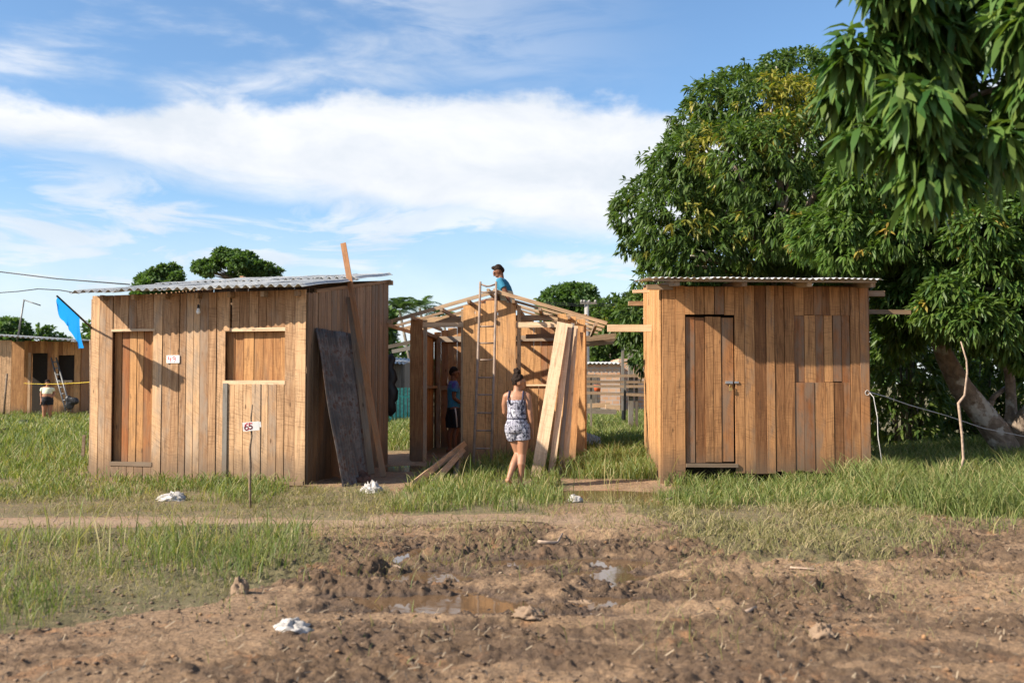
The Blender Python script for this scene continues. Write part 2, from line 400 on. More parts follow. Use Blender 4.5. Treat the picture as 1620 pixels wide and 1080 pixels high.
# grassy areas: (polygon in world metres, blades per m2, height, kind)
GR = [
 ('grass', [(1078, 750), (1110, 735), (1370, 735), (1450, 700), (1640, 690), (1640, 815), (1560, 822), (1480, 810), (1380, 800), (1200, 800), (1060, 805)], 2300, .20),
 ('grass', [(1330, 765), (1380, 735), (1640, 700), (1640, 808), (1540, 820), (1420, 800)], 1500, .36),
 ('grass', [(690, 735), (880, 748), (900, 790), (870, 812), (640, 812), (620, 790), (680, 770)], 800, .20),
 ('grass', [(780, 735), (1040, 690), (1045, 760), (940, 758), (860, 750), (740, 738)], 1500, .30),
 ('grass', [(925, 635), (1025, 632), (1050, 740), (925, 742)], 1100, .36),
 ('grass', [(612, 655), (650, 655), (650, 712), (616, 712)], 600, .3),
 ('grass', [(-60, 640), (142, 640), (140, 735), (-60, 745)], 300, .32),
 ('grass', [(-60, 735), (142, 725), (142, 755), (300, 765), (480, 768), (-60, 800)], 700, .16),
 ('dry_grass', [(-60, 765), (620, 768), (660, 800), (560, 818), (-60, 812)], 700, .12),
 ('grass', [(225, 850), (330, 830), (490, 835), (480, 875), (460, 890), (330, 928), (240, 918), (215, 890)], 620, .26),
 ('grass', [(-80, 838), (230, 835), (240, 900), (120, 925), (-80, 960)], 330, .16),
 ('dry_grass', [(-80, 830), (500, 822), (520, 880), (330, 945), (100, 990), (-80, 1000)], 1000, .09),
 ('grass', [(-80, 930), (80, 925), (125, 960), (60, 1000), (-80, 1030)], 900, .17),
 ('dry_grass', [(1000, 800), (1480, 800), (1520, 850), (1400, 890), (1180, 885), (1060, 850)], 800, .15),
 ('grass', [(1340, 815), (1460, 815), (1500, 855), (1420, 885), (1280, 870)], 600, .13),
 ('dry_grass', [(1150, 850), (1480, 870), (1640, 950), (1500, 1040), (1000, 1040), (1000, 930)], 200, .12),
 ('dry_grass', [(540, 785), (1060, 795), (1180, 890), (470, 905)], 420, .13),
 ('grass', [(900, 985), (1150, 990), (1150, 1060), (900, 1040)], 40, .17),
 ('grass', [(560, 1050), (650, 1050), (650, 1110), (560, 1110)], 110, .2),
 ('grass', [(300, 945), (600, 880), (1000, 880), (1100, 1000), (300, 1080)], 26, .14),
 ('grass', [(330, 760), (410, 752), (470, 770), (400, 800), (340, 790)], 900, .20),
 ('grass', [(1530, 820), (1640, 820), (1640, 850), (1560, 845)], 500, .22),
 ('dry_grass', [(860, 770), (1060, 770), (1040, 800), (860, 800)], 500, .13),
]
GRP = [(k, gpoly(p), n, h) for k, p, n, h in GR]
green = np.zeros(GX.shape)
sel = (GY > 3.4) & (GY < 60) & (np.abs(GX) < 40)
wxx = GX[sel]+.9*(fbm(GX[sel]*.9, GY[sel]*.9, 91, 4)-.5); wyy = GY[sel]+.9*(fbm(GX[sel]*.9+30, GY[sel]*.9, 92, 4)-.5)
gs = np.zeros(wxx.shape)
for k, p, n, h in GRP:
    if n >= 500: gs = np.maximum(gs, inpoly(wxx, wyy, p)*(min(n, 1500)/1500*.6+.4))
green[sel] = gs
green = np.maximum(green, sst(GY, 17, 23))
mudm = sst(GY, 10.9, 9.9)*sst(GX+.35*GY, -.9, .9)
track = np.exp(-((GY-(10.35+.015*GX))/.36)**2)*sst(GX, 3.5, .5)
gcol = np.stack([green.ravel(), np.clip(ROUGH, 0, 1).ravel(), track.ravel()], -1).astype(np.float32)
gm, t, b = newmat('ground_earth')
at = t.n.new('ShaderNodeAttribute'); at.attribute_name = 'col'; c = t.sep(at.outputs['Color'])
pos = t.n.new('ShaderNodeNewGeometry').outputs['Position']; pz = t.sep(pos)[2]
na = t.noise(pos, 1.3, 5, .6, .4); nb = t.noise(pos, 7, 6, .65, .5); nc = t.noise(pos, 34, 5, .7)
earth = t.mix(t.ss(na, .35, .65), (.42, .272, .158), (.31, .198, .112))
earth = t.mix(t.m('MULTIPLY', t.ss(t.m('ADD', c[1], t.m('MULTIPLY', t.m('SUBTRACT', nb, .5), 1.2)), .25, .8), .8), earth, (.14, .088, .052))
earth = t.mix(t.ss(nb, .54, .72, 0, .6), earth, (.43, .30, .18))
earth = t.mix(t.ss(t.noise(pos, 2.6, 6, .6, .8), .58, .66, 0, .5), earth, (.42, .21, .095))
earth = t.mix(t.ss(nc, .35, .62, .6, 0), earth, (.085, .055, .038))
earth = t.mix(t.m('MULTIPLY', c[2], .8), earth, (.40, .275, .18))
wet = t.ss(t.m('ADD', pz, t.m('MULTIPLY', nb, .03)), -.012, -.050)
wet = t.m('MULTIPLY', wet, t.ss(c[1], 0, .1))
damp = t.ss(t.noise(pos, .9, 5, .6, .5), .46, .60, 0, .55)
earth = t.mix(t.m('MULTIPLY', damp, c[1]), earth, (.125, .082, .055))
earth = t.mix(t.m('MULTIPLY', wet, .75), earth, (.075, .048, .033))
turf = t.mix(t.ss(nb, .3, .7), (.12, .115, .050), (.17, .15, .075))
turf = t.mix(t.ss(nc, .45, .7, 0, .5), turf, (.2, .15, .09))
cc = t.mix(t.ss(t.m('ADD', c[0], t.m('MULTIPLY', t.m('SUBTRACT', nb, .5), .9)), .35, .85, 0, .9), earth, turf)
t.put(b.inputs['Base Color'], cc)
t.put(b.inputs['Roughness'], t.m('SUBTRACT', .92, t.m('MULTIPLY', wet, .5)))
b.inputs['Specular IOR Level'].default_value = .3
hh = t.m('ADD', t.m('MULTIPLY', nc, .5), t.m('MULTIPLY', nb, .6))
t.put(b.inputs['Normal'], t.bump(t.m('ADD', hh, t.m('MULTIPLY', t.noise(pos, 90, 4, .75), .4)), .95, .04))
go = npmesh('ground', np.stack([GX.ravel(), GY.ravel(), GZ.ravel()], -1), quads, np.zeros((0, 3), int), gm, col=gcol, loc=(0, 0, 0), smooth=True)
tag(go, kind='structure')
# water lying in the hollows
wm, t, b = newmat('muddy_water')
b.inputs['Base Color'].default_value = (.13, .078, .042, 1); b.inputs['Roughness'].default_value = .04; b.inputs['IOR'].default_value = 1.33
pos = t.n.new('ShaderNodeNewGeometry').outputs['Position']
t.put(b.inputs['Normal'], t.bump(t.noise(pos, 9, 2), .05, .01))
WL = -.066
mb = MB()
for x0, x1, y0, y1 in ((-3.2, 4.2, 6.2, 9.9), (-.6, 3.2, 11.2, 14.0), (-2.4, -1.0, 15.2, 18.2)):
    mb.add([(x0, y0, WL), (x1, y0, WL), (x1, y1, WL), (x0, y1, WL)], [(0, 1, 2, 3)])
tag(mb.build('puddle_water', wm), kind='structure')
# ------------------------------------------------------------ grass blades
def blades(name, mat, x, y, z, h, wd, lean=.45, yel=.12, seed=0, kind='stuff', label=None, cat=None):
    rg = np.random.default_rng(seed); n = len(x)
    a = rg.uniform(0, 2*np.pi, n); la = rg.uniform(0, 2*np.pi, n); l = h*lean*rg.uniform(.2, 1.3, n)
    px_, py_ = np.cos(a)*wd/2, np.sin(a)*wd/2; dx, dy = np.cos(la)*l, np.sin(la)*l
    V = np.zeros((n, 7, 3))
    for i, (t_, w_) in enumerate(((0, .8), (.4, 1), (.75, .7))):
        bx, by, bz = x+dx*t_**2, y+dy*t_**2, z+h*(t_-.25*lean*t_**2)
        V[:, i*2] = np.stack([bx-px_*w_, by-py_*w_, bz], -1); V[:, i*2+1] = np.stack([bx+px_*w_, by+py_*w_, bz], -1)
    V[:, 6] = np.stack([x+dx, y+dy, z+h*(1-.3*lean)], -1)
    b_ = (np.arange(n)*7)[:, None]
    q = np.concatenate([b_+np.array([[0, 1, 3, 2]]), b_+np.array([[2, 3, 5, 4]])]); tr = b_+np.array([[4, 5, 6]])
    pat = fbm(x*1.1, y*1.1, 120+seed, 3)
    col = np.stack([np.clip(rg.uniform(0, 1, n)*.7+pat*.5-.1, 0, 1), np.where(rg.uniform(0, 1, n) < yel*2*pat, rg.uniform(.4, 1, n), rg.uniform(0, .25, n)), rg.uniform(0, 1, n)], -1)
    o = npmesh(name, V.reshape(-1, 3), q, tr, mat, col=np.repeat(col, 7, 0), loc=(float(x.mean()), float(y.mean()), 0))
    return tag(o, label, cat, kind=kind)
def scatter(poly, dens, seed, clump=.5):
    dens = dens*.8
    rg = np.random.default_rng(seed)
    x0, y0 = poly.min(0); x1, y1 = poly.max(0); n = int((x1-x0)*(y1-y0)*dens*1.8); n = min(n, 400000)
    x = rg.uniform(x0, x1, n); y = rg.uniform(y0, y1, n)
    wx = x+.9*(fbm(x*.9, y*.9, 91, 4)-.5); wy = y+.9*(fbm(x*.9+30, y*.9, 92, 4)-.5)
    wx = wx+rg.normal(size=n)*.16; wy = wy+rg.normal(size=n)*.22
    k = inpoly(wx, wy, poly); f = fbm(x*2.2, y*2.2, 130+seed, 4, .6)
    k &= rg.uniform(0, 1, n) < (1-clump)+clump*sst(f, .40, .56)
    # never inside a hut or out of the picture
    for hp in HUT_FP: k &= ~inpoly(x, y, hp)
    for (a, b_, c_, d_, e) in PUDW: k &= (((x-a)/c_)**2+((y-b_)/d_)**2 > .55) | (rg.uniform(0, 1, n) < .04)
    m_ = rg.uniform(0, 1, n) < 1/1.8*1.25
    k &= m_; return x[k], y[k], f[k]
A1, B1, C1 = G(483, 765), G(142, 756), P(612, 600, 17.9)
HUT_FP = [np.array([(A1.x, A1.y), (B1.x, B1.y), (B1.x+.5, B1.y+4.8), (C1.x, C1.y)]),
          np.array([(-1.85, 18.35), (1.28, 17.7), (1.45, 21.4), (-1.7, 21.9)]),
          np.array([(2.13, 14.12), (5.15, 14.3), (5.3, 18.3), (2.4, 18.1)])]
for kind in ('grass', 'dry_grass'):
    X, Y, Hh, Wd = [], [], [], []
    for i, (k, p, n, h) in enumerate(GRP):
        if k != kind: continue
        x, y, f = scatter(p, n, i+3, .75 if h > .25 else .85)
        rg = np.random.default_rng(i+500)
        X.append(x); Y.append(y); Hh.append(h*(.35+.95*rg.uniform(0, 1, len(x))**1.4)*(.30+1.3*f)); Wd.append(np.full(len(x), .0055 if h < .14 else .0085)*np.clip(y/10, .55, 3.2))
    X, Y, Hh, Wd = map(np.concatenate, (X, Y, Hh, Wd))
    print(kind, 'blades', len(X))
    blades(kind, M[kind], X, Y, height(X, Y)-.01, Hh, Wd, lean=.6 if kind == 'grass' else 1.0, yel=.22 if kind == 'grass' else .4, seed=5 if kind == 'grass' else 6,
           label='green grass growing over the field and around the huts' if kind == 'grass' else 'short dry trampled grass on bare earth', cat='grass')
# taller flowering stalks in the grass
rg = np.random.default_rng(77)
x = np.concatenate([rg.uniform(-1.0, 1.9, 60), rg.uniform(1.0, 2.3, 40), rg.uniform(4, 8, 90), rg.uniform(-4.6, -2.2, 70)])
y = np.concatenate([rg.uniform(12.0, 15.5, 60), rg.uniform(14, 20, 40), rg.uniform(10.8, 15, 90), rg.uniform(7.3, 9.3, 70)])
blades('grass_stalks', M['grass'], x, y, height(x, y), rg.uniform(.3, .62, len(x)), np.full(len(x), .009), lean=.5, yel=.5, seed=9, label='taller thin grass stalks standing above the rest', cat='grass')
# loose clods and chips lying in the mud; straw
def clods(name, mat, n, seed, xr, yr, smin, smax, flatness=.6):
    rg = np.random.default_rng(seed)
    x = rg.uniform(xr[0], xr[1], n); y = yr[0]+(yr[1]-yr[0])*rg.uniform(0, 1, n)**1.3
    k = fbm(x*1.3, y*1.3, 140, 3) > .40; x = x[k]; y = y[k]; n = len(x)
    s = smin+(smax-smin)*rg.uniform(0, 1, n)**4; z = height(x, y)
    base = np.array([(0, 0, 1), (1, 0, .25), (.3, .95, .2), (-.8, .6, .25), (-.8, -.6, .2), (.3, -.95, .25), (0, 0, -.6)])
    V = base[None]*s[:, None, None]*rg.uniform(.35, 1.5, (n, 7, 3)); V[..., 2] *= flatness
    th = rg.uniform(0, 6.28, n); cx, sx = np.cos(th)[:, None], np.sin(th)[:, None]
    V = np.stack([V[..., 0]*cx-V[..., 1]*sx+x[:, None], V[..., 0]*sx+V[..., 1]*cx+y[:, None], V[..., 2]+z[:, None]+s[:, None]*.15], -1)
    tr = [(0, i, i % 5+1) for i in range(1, 6)]+[(6, i % 5+1, i) for i in range(1, 6)]
    T = (np.arange(n)*7)[:, None, None]+np.array(tr)[None]
    col = np.repeat(rg.uniform(0, 1, (n, 3)), 7, 0)
    o = npmesh(name, V.reshape(-1, 3), np.zeros((0, 4), int), T.reshape(-1, 3), mat, col=col, loc=(0, 7, 0))
    return tag(o, kind='stuff')
cm, t, b = newmat('clod_earth')
at = t.n.new('ShaderNodeAttribute'); at.attribute_name = 'col'; c = t.sep(at.outputs['Color'])
g = t.n.new('ShaderNodeTexCoord').outputs['Object']; nn = t.noise(g, 40, 4, .7)
cc = t.mix(c[0], (.15, .10, .066), (.30, .205, .128)); cc = t.mix(t.ss(c[1], .9, .97), cc, (.44, .24, .11)); cc = t.mix(t.ss(nn, .35, .7, .5, 0), cc, (.08, .05, .035))
t.put(b.inputs['Base Color'], cc); b.inputs['Roughness'].default_value = .95; t.put(b.inputs['Normal'], t.bump(nn, 1, .015))
o = clods('mud_clods', cm, 26000, 3, (-5.5, 6), (4.2, 10), .003, .022); tag(o, 'small brown clods of earth scattered over the muddy track', 'mud clods')
stm, t, b = newmat('straw')
at = t.n.new('ShaderNodeAttribute'); at.attribute_name = 'col'; c = t.sep(at.outputs['Color'])
t.put(b.inputs['Base Color'], t.mix(c[0], (.15, .11, .07), (.34, .26, .17))); b.inputs['Roughness'].default_value = .8
rg = np.random.default_rng(31); n = 3600
x = rg.uniform(-7, 7.5, n); y = 4.2+rg.uniform(0, 1, n)**1.5*11; x = x*np.clip(y/11, .5, 1)
k = (fbm(x*.8, y*.8, 150, 3) > .36); x = x[k]; y = y[k]; n = len(x)
L = (.02+.10*rg.uniform(0, 1, n)**2.5)*np.clip(y/9, .45, 1); th = rg.uniform(0, np.pi, n); wd = rg.uniform(.0012, .0035, n)
dx, dy = np.cos(th)*L/2, np.sin(th)*L/2; nx_, ny_ = -np.sin(th)*wd, np.cos(th)*wd
z0 = height(x-dx, y-dy)+.012; z1 = height(x+dx, y+dy)+.012+rg.uniform(0, .03, n)
V = np.stack([np.stack([x-dx-nx_, y-dy-ny_, z0], -1), np.stack([x-dx+nx_, y-dy+ny_, z0+.004], -1), np.stack([x+dx+nx_, y+dy+ny_, z1+.004], -1), np.stack([x+dx-nx_, y+dy-ny_, z1], -1)], 1)
o = npmesh('straw', V.reshape(-1, 3), np.arange(4*n).reshape(-1, 4), np.zeros((0, 3), int), stm, col=np.repeat(rg.uniform(0, 1, (n, 3)), 4, 0), loc=(0, 8, 0))
tag(o, 'dry straw and plant bits strewn over the mud', 'straw', kind='stuff')
# ============================================================ HUTS
class Wall:
    def __init__(s, O, E):
        s.O = Vector((O[0], O[1], 0)); s.E = Vector((E[0], E[1], 0)); d_ = s.E-s.O; s.len = d_.length; s.d = d_.normalized()
        s.n = Vector((s.d.y, -s.d.x, 0))            # outward: to the right of O->E
    def uz(s, px, py):
        r = ray(px, py); c0 = Vector((0, 0, CH)); k = (s.O-c0).dot(s.n)/r.dot(s.n); p = c0+r*k
        return (p-s.O).dot(s.d), p.z
    def at(s, u, z, out=0.0): return s.O+s.d*u+Vector((0, 0, z))+s.n*out
    def boards(s, mb, u0, u1, zb, zt, w_=.13, th=.024, out=0, gap=.0065, jit=.006, tone=None, endj=.0, cup=.02, botj=.02):
        n = max(1, round((u1-u0)/w_)); ws = [1+random.uniform(-.22, .22) for _ in range(n)]; sc = (u1-u0)/sum(ws); u = u0
        for k in range(n):
            ww = ws[k]*sc; uc = u+ww/2
            z0 = zb(uc) if callable(zb) else zb; z1 = zt(uc) if callable(zt) else zt
            z0 -= random.uniform(0, botj); z1 += random.uniform(-endj, endj)
            c = s.at(uc, (z0+z1)/2, out+random.uniform(-jit, jit)+th/2)
            a = random.uniform(-cup, cup); wd = s.d*math.cos(a)+s.n*math.sin(a); tn = s.n*math.cos(a)-s.d*math.sin(a)
            lean = random.uniform(-.002, .002)
            L = Vector((0, 0, (z1-z0)/2))+s.d*lean*(z1-z0)
            col = (random.random(), random.random(), random.random())
            if tone: col = (min(max(tone[0]+random.uniform(-tone[1], tone[1]), 0), 1), random.random()*tone[2], col[2])
            g = gap*random.uniform(.4, 2.0)
            mb.box(c, L, wd*(ww/2-g/2), tn*(th/2), col)
            u += ww
def sheet(name, mat, parent, p00, p10, p01, pitch=.13, amp=.022, th=.006, n2=10, label=None, sag=0.01, ragged=0):
    """corrugated sheet: p00->p10 across the corrugations, p00->p01 along them"""
    p00, p10, p01 = Vector(p00), Vector(p10), Vector(p01); a = p10-p00; b_ = p01-p00; nr = a.cross(b_).normalized()
    if nr.z < 0: nr = -nr
    na = max(16, int(a.length/pitch*10)); V = []; ph = random.random()*6.28
    for s_ in (0, 1):
        for j in range(n2+1):
            for i in range(na+1):
                u = i/na; v_ = j/n2
                h = amp*math.sin(u*a.length/pitch*6.2832+ph)+sag*math.sin(v_*9+u*5)*.5+th*s_
                V.append(p00+a*u+b_*v_+nr*h)
    N = (na+1)*(n2+1); Q = []
    for j in range(n2):
        for i in range(na):
            k = j*(na+1)+i; Q.append((k, k+na+1, k+na+2, k+1)); Q.append((N+k, N+k+1, N+k+na+2, N+k+na+1))
    for i in range(na):
        for k in (i, n2*(na+1)+i): Q.append((k, k+1, N+k+1, N+k))
    for j in range(n2):
        for k in (j*(na+1), j*(na+1)+na): Q.append((k, k+na+1, N+k+na+1, N+k))
    c = np.tile(RNG.uniform(0, 1, (1, 3)), (len(V), 1))
    o = npmesh(name, np.array(V), np.array(Q), np.zeros((0, 3), int), mat, parent, col=c, smooth=False)
    if label: o['label'] = label
    return o
def metal(name, a, b_, rust, rustamt=.5, rough=.5, mt=.3):
    m, t, b = newmat(name); pos = t.n.new('ShaderNodeTexCoord').outputs['Object']
    at = t.n.new('ShaderNodeAttribute'); at.attribute_name = 'col'; c = t.sep(at.outputs['Color'])
    n = t.noise(pos, 3, 6, .65, .5); n2 = t.noise(pos, 14, 5, .7)
    cc = t.mix(t.ss(t.m('ADD', n, t.m('MULTIPLY', t.m('SUBTRACT', c[0], .5), .3)), .35, .65), a, b_)
    cc = t.mix(t.m('MULTIPLY', t.ss(t.m('ADD', n2, t.m('MULTIPLY', n, .6)), .78, .98), rustamt), cc, rust)
    t.put(b.inputs['Base Color'], cc); b.inputs['Roughness'].default_value = rough; b.inputs['Metallic'].default_value = mt
    t.put(b.inputs['Normal'], t.bump(n2, .3, .01)); return m
M['cement'] = metal('fibre_cement_sheet', (.36, .37, .37), (.52, .52, .50), (.12, .11, .10), .6, .8, 0)
M['zinc'] = metal('galvanised_sheet', (.62, .62, .61), (.78, .77, .74), (.3, .2, .12), .5, .42, .45)
M['old_sheet'] = metal('old_grimy_sheet', (.075, .062, .053), (.20, .17, .145), (.10, .042, .022), .9, .8, 0)
M['nail'] = plain('rusty_nail', (.09, .05, .035), .7)
M['bolt'] = plain('steel_lock', (.5, .5, .5), .35, .8)
M['brass'] = plain('brass_lock', (.6, .42, .16), .35, .8)

# ---------------- left hut, number 49
hut1 = thing('wooden_hut', (A1+B1)/2, 'pale plank hut with number 49, grey corrugated roof and a closed door on its left', 'hut', 'plank huts on the plot')
F = Wall(B1, A1)                                   # u from left end to right corner
def ztop1(u): return 2.66-.02*(u/F.len)+.03*(1-u/F.len)
ztl = F.uz(152, 466)[1]; ztr = F.uz(484, 456)[1]
zt = lambda u: ztl+(ztr-ztl)*u/F.len-.02
mb = MB()
du0, dz1 = F.uz(180, 524); du1, _ = F.uz(244, 524); _, dz0 = F.uz(180, 729)
wu0, wz1 = F.uz(358, 523); wu1, _ = F.uz(452, 523); _, wz0 = F.uz(358, 605)
F.boards(mb, 0, du0, -.04, zt, .145)
F.boards(mb, du0, du1, -.04, dz0-.03, .13, tone=(.25, .2, .9))
F.boards(mb, du0, du1, dz1+.01, zt, .13, out=-.004, tone=(.25, .3, .9))
F.boards(mb, du1, wu0, -.04, zt, .135)
F.boards(mb, wu0, wu1, -.04, wz0-.02, .13, out=.012)
F.boards(mb, wu0+.1, wu1, wz1+.03, zt, .13, out=-.006, tone=(.2, .2, .9))
F.boards(mb, wu0-.02, wu0+.08, wz1+.0, zt, .13, out=.022, tone=(.7, .1, .4))
F.boards(mb, wu1, F.len, -.05, zt, .14)
mb.build('front_wall', M['hut_pale'], hut1)
mb = MB(); Dn = Vector((0, 0, 1))
F.boards(mb, du0-.02, du1+.02, dz0-.02, dz1+.02, .13, out=-.085, tone=(.55, .45, 1))
door1 = mb.build('door', M['door_orange'], hut1)
mb = MB(); mb.beam(F.at(du0-.02, dz1+.012, .022), F.at(du1+.03, dz1+.012, .022), .035, .02, F.n)
mb.build('door_frame', M['fresh'], hut1)
mb = MB(); mb.beam(F.at(du0-.01, dz0-.035, .01), F.at(du1+.01, dz0-.035, .01), .06, .05, F.n, (.2, .9, .3)); mb.build('door_sill', M['hut_side'], hut1)
mb = MB(); F.boards(mb, wu0-.02, wu1+.02, wz0-.02, wz1+.02, .13, out=-.080, tone=(.5, .3, .7)); mb.build('window_shutter', M['door_orange'], hut1)
mb = MB(); mb.beam(F.at(wu0-.01, wz1+.01, .018), F.at(wu1+.01, wz1+.01, .018), .05, .022, F.n); mb.build('window_lintel', M['fresh'], hut1)
mb = MB(); mb.beam(F.at(wu0-.03, wz0, .022), F.at(wu1+.01, wz0, .022), .062, .02, F.n); mb.build('window_sill', M['fresh'], hut1)
mb = MB(); mb.box(F.at(wu0+.02, (wz0-.02)/2, .045), (0, 0, (wz0)/2), F.d*.035, F.n*.008, (.1, 1, .5)); mb.build('batten', M['weathered'], hut1)
# side, back and far walls
Sd = Wall(A1, C1); zs = lambda u: 2.66+(3.20-2.66)*u/Sd.len
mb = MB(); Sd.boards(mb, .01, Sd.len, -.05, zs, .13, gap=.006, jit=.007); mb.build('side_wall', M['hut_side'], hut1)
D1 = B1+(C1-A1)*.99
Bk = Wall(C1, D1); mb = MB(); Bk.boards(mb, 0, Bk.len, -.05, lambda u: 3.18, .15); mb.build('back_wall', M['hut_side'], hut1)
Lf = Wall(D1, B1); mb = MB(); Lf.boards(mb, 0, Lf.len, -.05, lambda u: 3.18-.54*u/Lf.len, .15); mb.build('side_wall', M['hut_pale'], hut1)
# roof frame and sheets
mb = MB()
for k in range(7):
    u = .25+k*(F.len-.35)/6; mb.beam(F.at(u, 2.655, .14), F.at(u, 2.655, -.6), .05, .075, (0, 0, 1))
mb.beam(Sd.at(.3, 2.72, .02), Sd.at(Sd.len+.1, 3.25, .02), .04, .05); 
mb.beam(F.at(.0, 2.62, -.06), F.at(F.len, 2.60, -.06), .05, .10)
mb.beam(Bk.at(-.12, 3.20, -.05), Bk.at(Bk.len, 3.20, -.05), .06, .08); mb.beam(Bk.at(-.12, 2.5, -.06), Bk.at(Bk.len, 2.5, -.06), .06, .08)
mb.beam(Sd.at(.05, 1.5, -.05), Sd.at(Sd.len+.1, 1.5, -.05), .06, .08)
mb.build('roof_frame', M['rafter'], hut1)
pf = P(113, 461, 14.22); pr = F.at(F.len+.10, 0, .42); pr.z = 2.735
back = (C1-A1)*1.10; back.z = .60
nsh = 5; a = pr-pf
pf.z = 2.70
a = pr-pf
for k in range(nsh):
    s0 = pf+a*(k/nsh)-a*.01; s1 = pf+a*((k+1)/nsh)+a*.012; dz = Vector((0, 0, .006*(k % 2)))
    sheet('roof_sheet', M['cement'], hut1, s0+dz, s1+dz, s0+dz+back*.56, .132, .021)
    dz2 = dz+Vector((0, 0, .018+.01*random.random())); sx = a.normalized()*random.uniform(.0, .05)
    m0 = back*random.uniform(.50, .53)
    sheet('roof_sheet', M['cement'], hut1, s0+dz2+m0+sx, s1+dz2+m0+sx, s0+dz2+back+sx, .132, .021)

# ---------------- right hut
A3 = G(1047, 763); A3.y = 14.1; A3.x = (1047-810)/FPX*14.1; E3 = Vector(((1374-810)/FPX*14.3, 14.3, 0)); A3.z = 0
B3 = Vector((2.42, 18.1, 0)); C3 = E3+(B3-A3)
hut3 = thing('wooden_hut', (A3+E3)/2, 'orange plank hut under the mango trees, door padlocked and sunlit left side', 'hut', 'plank huts on the plot')
F3 = Wall(A3, E3); z3 = 2.80
d0, dt = F3.uz(1083, 498); d1, _ = F3.uz(1161, 498); _, db = F3.uz(1083, 732)
w0, wt = F3.uz(1255, 498); w1, _ = F3.uz(1344, 498); _, wb = F3.uz(1255, 603)
_, b3 = F3.uz(1200, 744)
mb = MB()
F3.boards(mb, .0, d0, -.03, z3-.02, .14)
F3.boards(mb, d0, d1, dt+.01, z3-.03, .14, out=.004)
F3.boards(mb, d1, w0, b3, z3-.01, .14, botj=.06, jit=.007)
F3.boards(mb, w0, w1, b3, wb-.015, .135, out=-.004, botj=.05, tone=(.35, .35, 1))
F3.boards(mb, w0, w1, wt+.01, z3-.02, .135, out=.002)
F3.boards(mb, w1, F3.len, b3, z3-.02, .14)
mb.build('front_wall', M['hut_orange'], hut3)
mb = MB(); F3.boards(mb, d0+.008, d1-.008, db+.02, dt-.03, .145, out=-.03, jit=.006, botj=.02, endj=.008); door3 = mb.build('door', M['hut_orange'], hut3)
mb = MB(); mb.box(F3.at(d1-.085, .0, .0)+Vector((0, 0, F3.uz(1155, 608)[1]+.03)), F3.d*.05, (0, 0, .018), F3.n*.032, (.5, .5, .5))
mb.box(F3.at(d1+.02, F3.uz(1155, 608)[1]+.03, .03), F3.d*.03, (0, 0, .014), F3.n*.006); mb.build('latch', M['bolt'], door3)
mb = MB(); zc = F3.uz(1155, 612)[1]; mb.box(F3.at(d1-.07, zc-.03, .045), F3.d*.022, (0, 0, .022), F3.n*.01); mb.tube([F3.at(d1-.083, zc-.01, .045), F3.at(d1-.083, zc+.025, .045), F3.at(d1-.07, zc+.034, .045), F3.at(d1-.057, zc+.025, .045), F3.at(d1-.057, zc-.01, .045)], .004, 6)
mb.build('padlock', M['brass'], door3)
mb = MB(); F3.boards(mb, w0+.004, w1-.004, wb, wt-.004, .14, out=-.016, jit=.004, tone=(.5, .4, 1)); mb.build('window_shutter', M['hut_orange'], hut3)
mb = MB(); mb.beam(F3.at(d0-.0, db-.03, .01), F3.at(d1+.03, db-.04, .01), .05, .075, F3.n, (.3, .9, .2)); mb.build('door_sill', M['hut_side'], hut3)
L3 = Wall(B3, A3); zl = lambda u: 3.18-(3.18-2.80)*u/L3.len
mb = MB(); L3.boards(mb, 0, L3.len+.0, -.03, zl, .125, gap=.008, jit=.012, cup=.05, tone=(.75, .25, .5)); mb.build('side_wall', M['hut_new'], hut3)
mb = MB(); Wall(E3, C3).boards(mb, 0, (C3-E3).length, 0, lambda u: 2.8+.38*u/4, .14); mb.build('side_wall', M['hut_orange'], hut3)
mb = MB(); Wall(C3, B3).boards(mb, 0, (C3-B3).length, 0, 3.18, .14); mb.build('back_wall', M['hut_orange'], hut3)
mb = MB(); mb.box(F3.at((d0+w1)/2, 1.3, -.32), F3.d*((w1-d0)/2+.2), (0, 0, 1.2), F3.n*.01); mb.build('inner_shade_panel', M['dark_inside'], hut3)  # added dark panel, paints the shade behind door, shutter and board gaps
mb = MB()
eL = F3.at(-.24, 2.835, .56); eR = F3.at(F3.len-.06, 2.835, .56)
for u in (.12, d1+.02, w1-.75, F3.len-.12): mb.beam(F3.at(u, 2.775, .46), F3.at(u, 2.83, -.5), .07, .075)
mb.beam(F3.at(-.22, 2.755, .05), F3.at(.15, 2.755, .05), .055, .07, (0, 0, 1), (.2, .8, .1))
mb.beam(F3.at(-.22, 2.81, .48), F3.at(F3.len-.08, 2.81, .48), .025, .028)
mb.build('roof_frame', M['rafter'], hut3)
mb = MB(); mb.beam(Wall(C3, B3).at(-.1, 2.85, .0), Wall(C3, B3).at((C3-B3).length+.3, 2.85, .0), .06, .08); mb.build('back_beam', M['rafter'], hut3)
mb = MB(); mb.beam(F3.at(F3.len-.05, 2.70, -.12), F3.at(F3.len+.30, 2.70, -.12), .06, .08); mb.build('projecting_beam', M['rafter'], hut3)
bk = (B3-A3)*1.14; bk.z = .42; a = eR-eL
for k in range(4):
    s0 = eL+a*(k/4)-a*.01; s1 = eL+a*((k+1)/4)+a*.015; dz = Vector((0, 0, .005*(k % 2)))
    sheet('roof_sheet', M['zinc'], hut3, s0+dz, s1+dz, s0+dz+bk, .088, .011, .003)
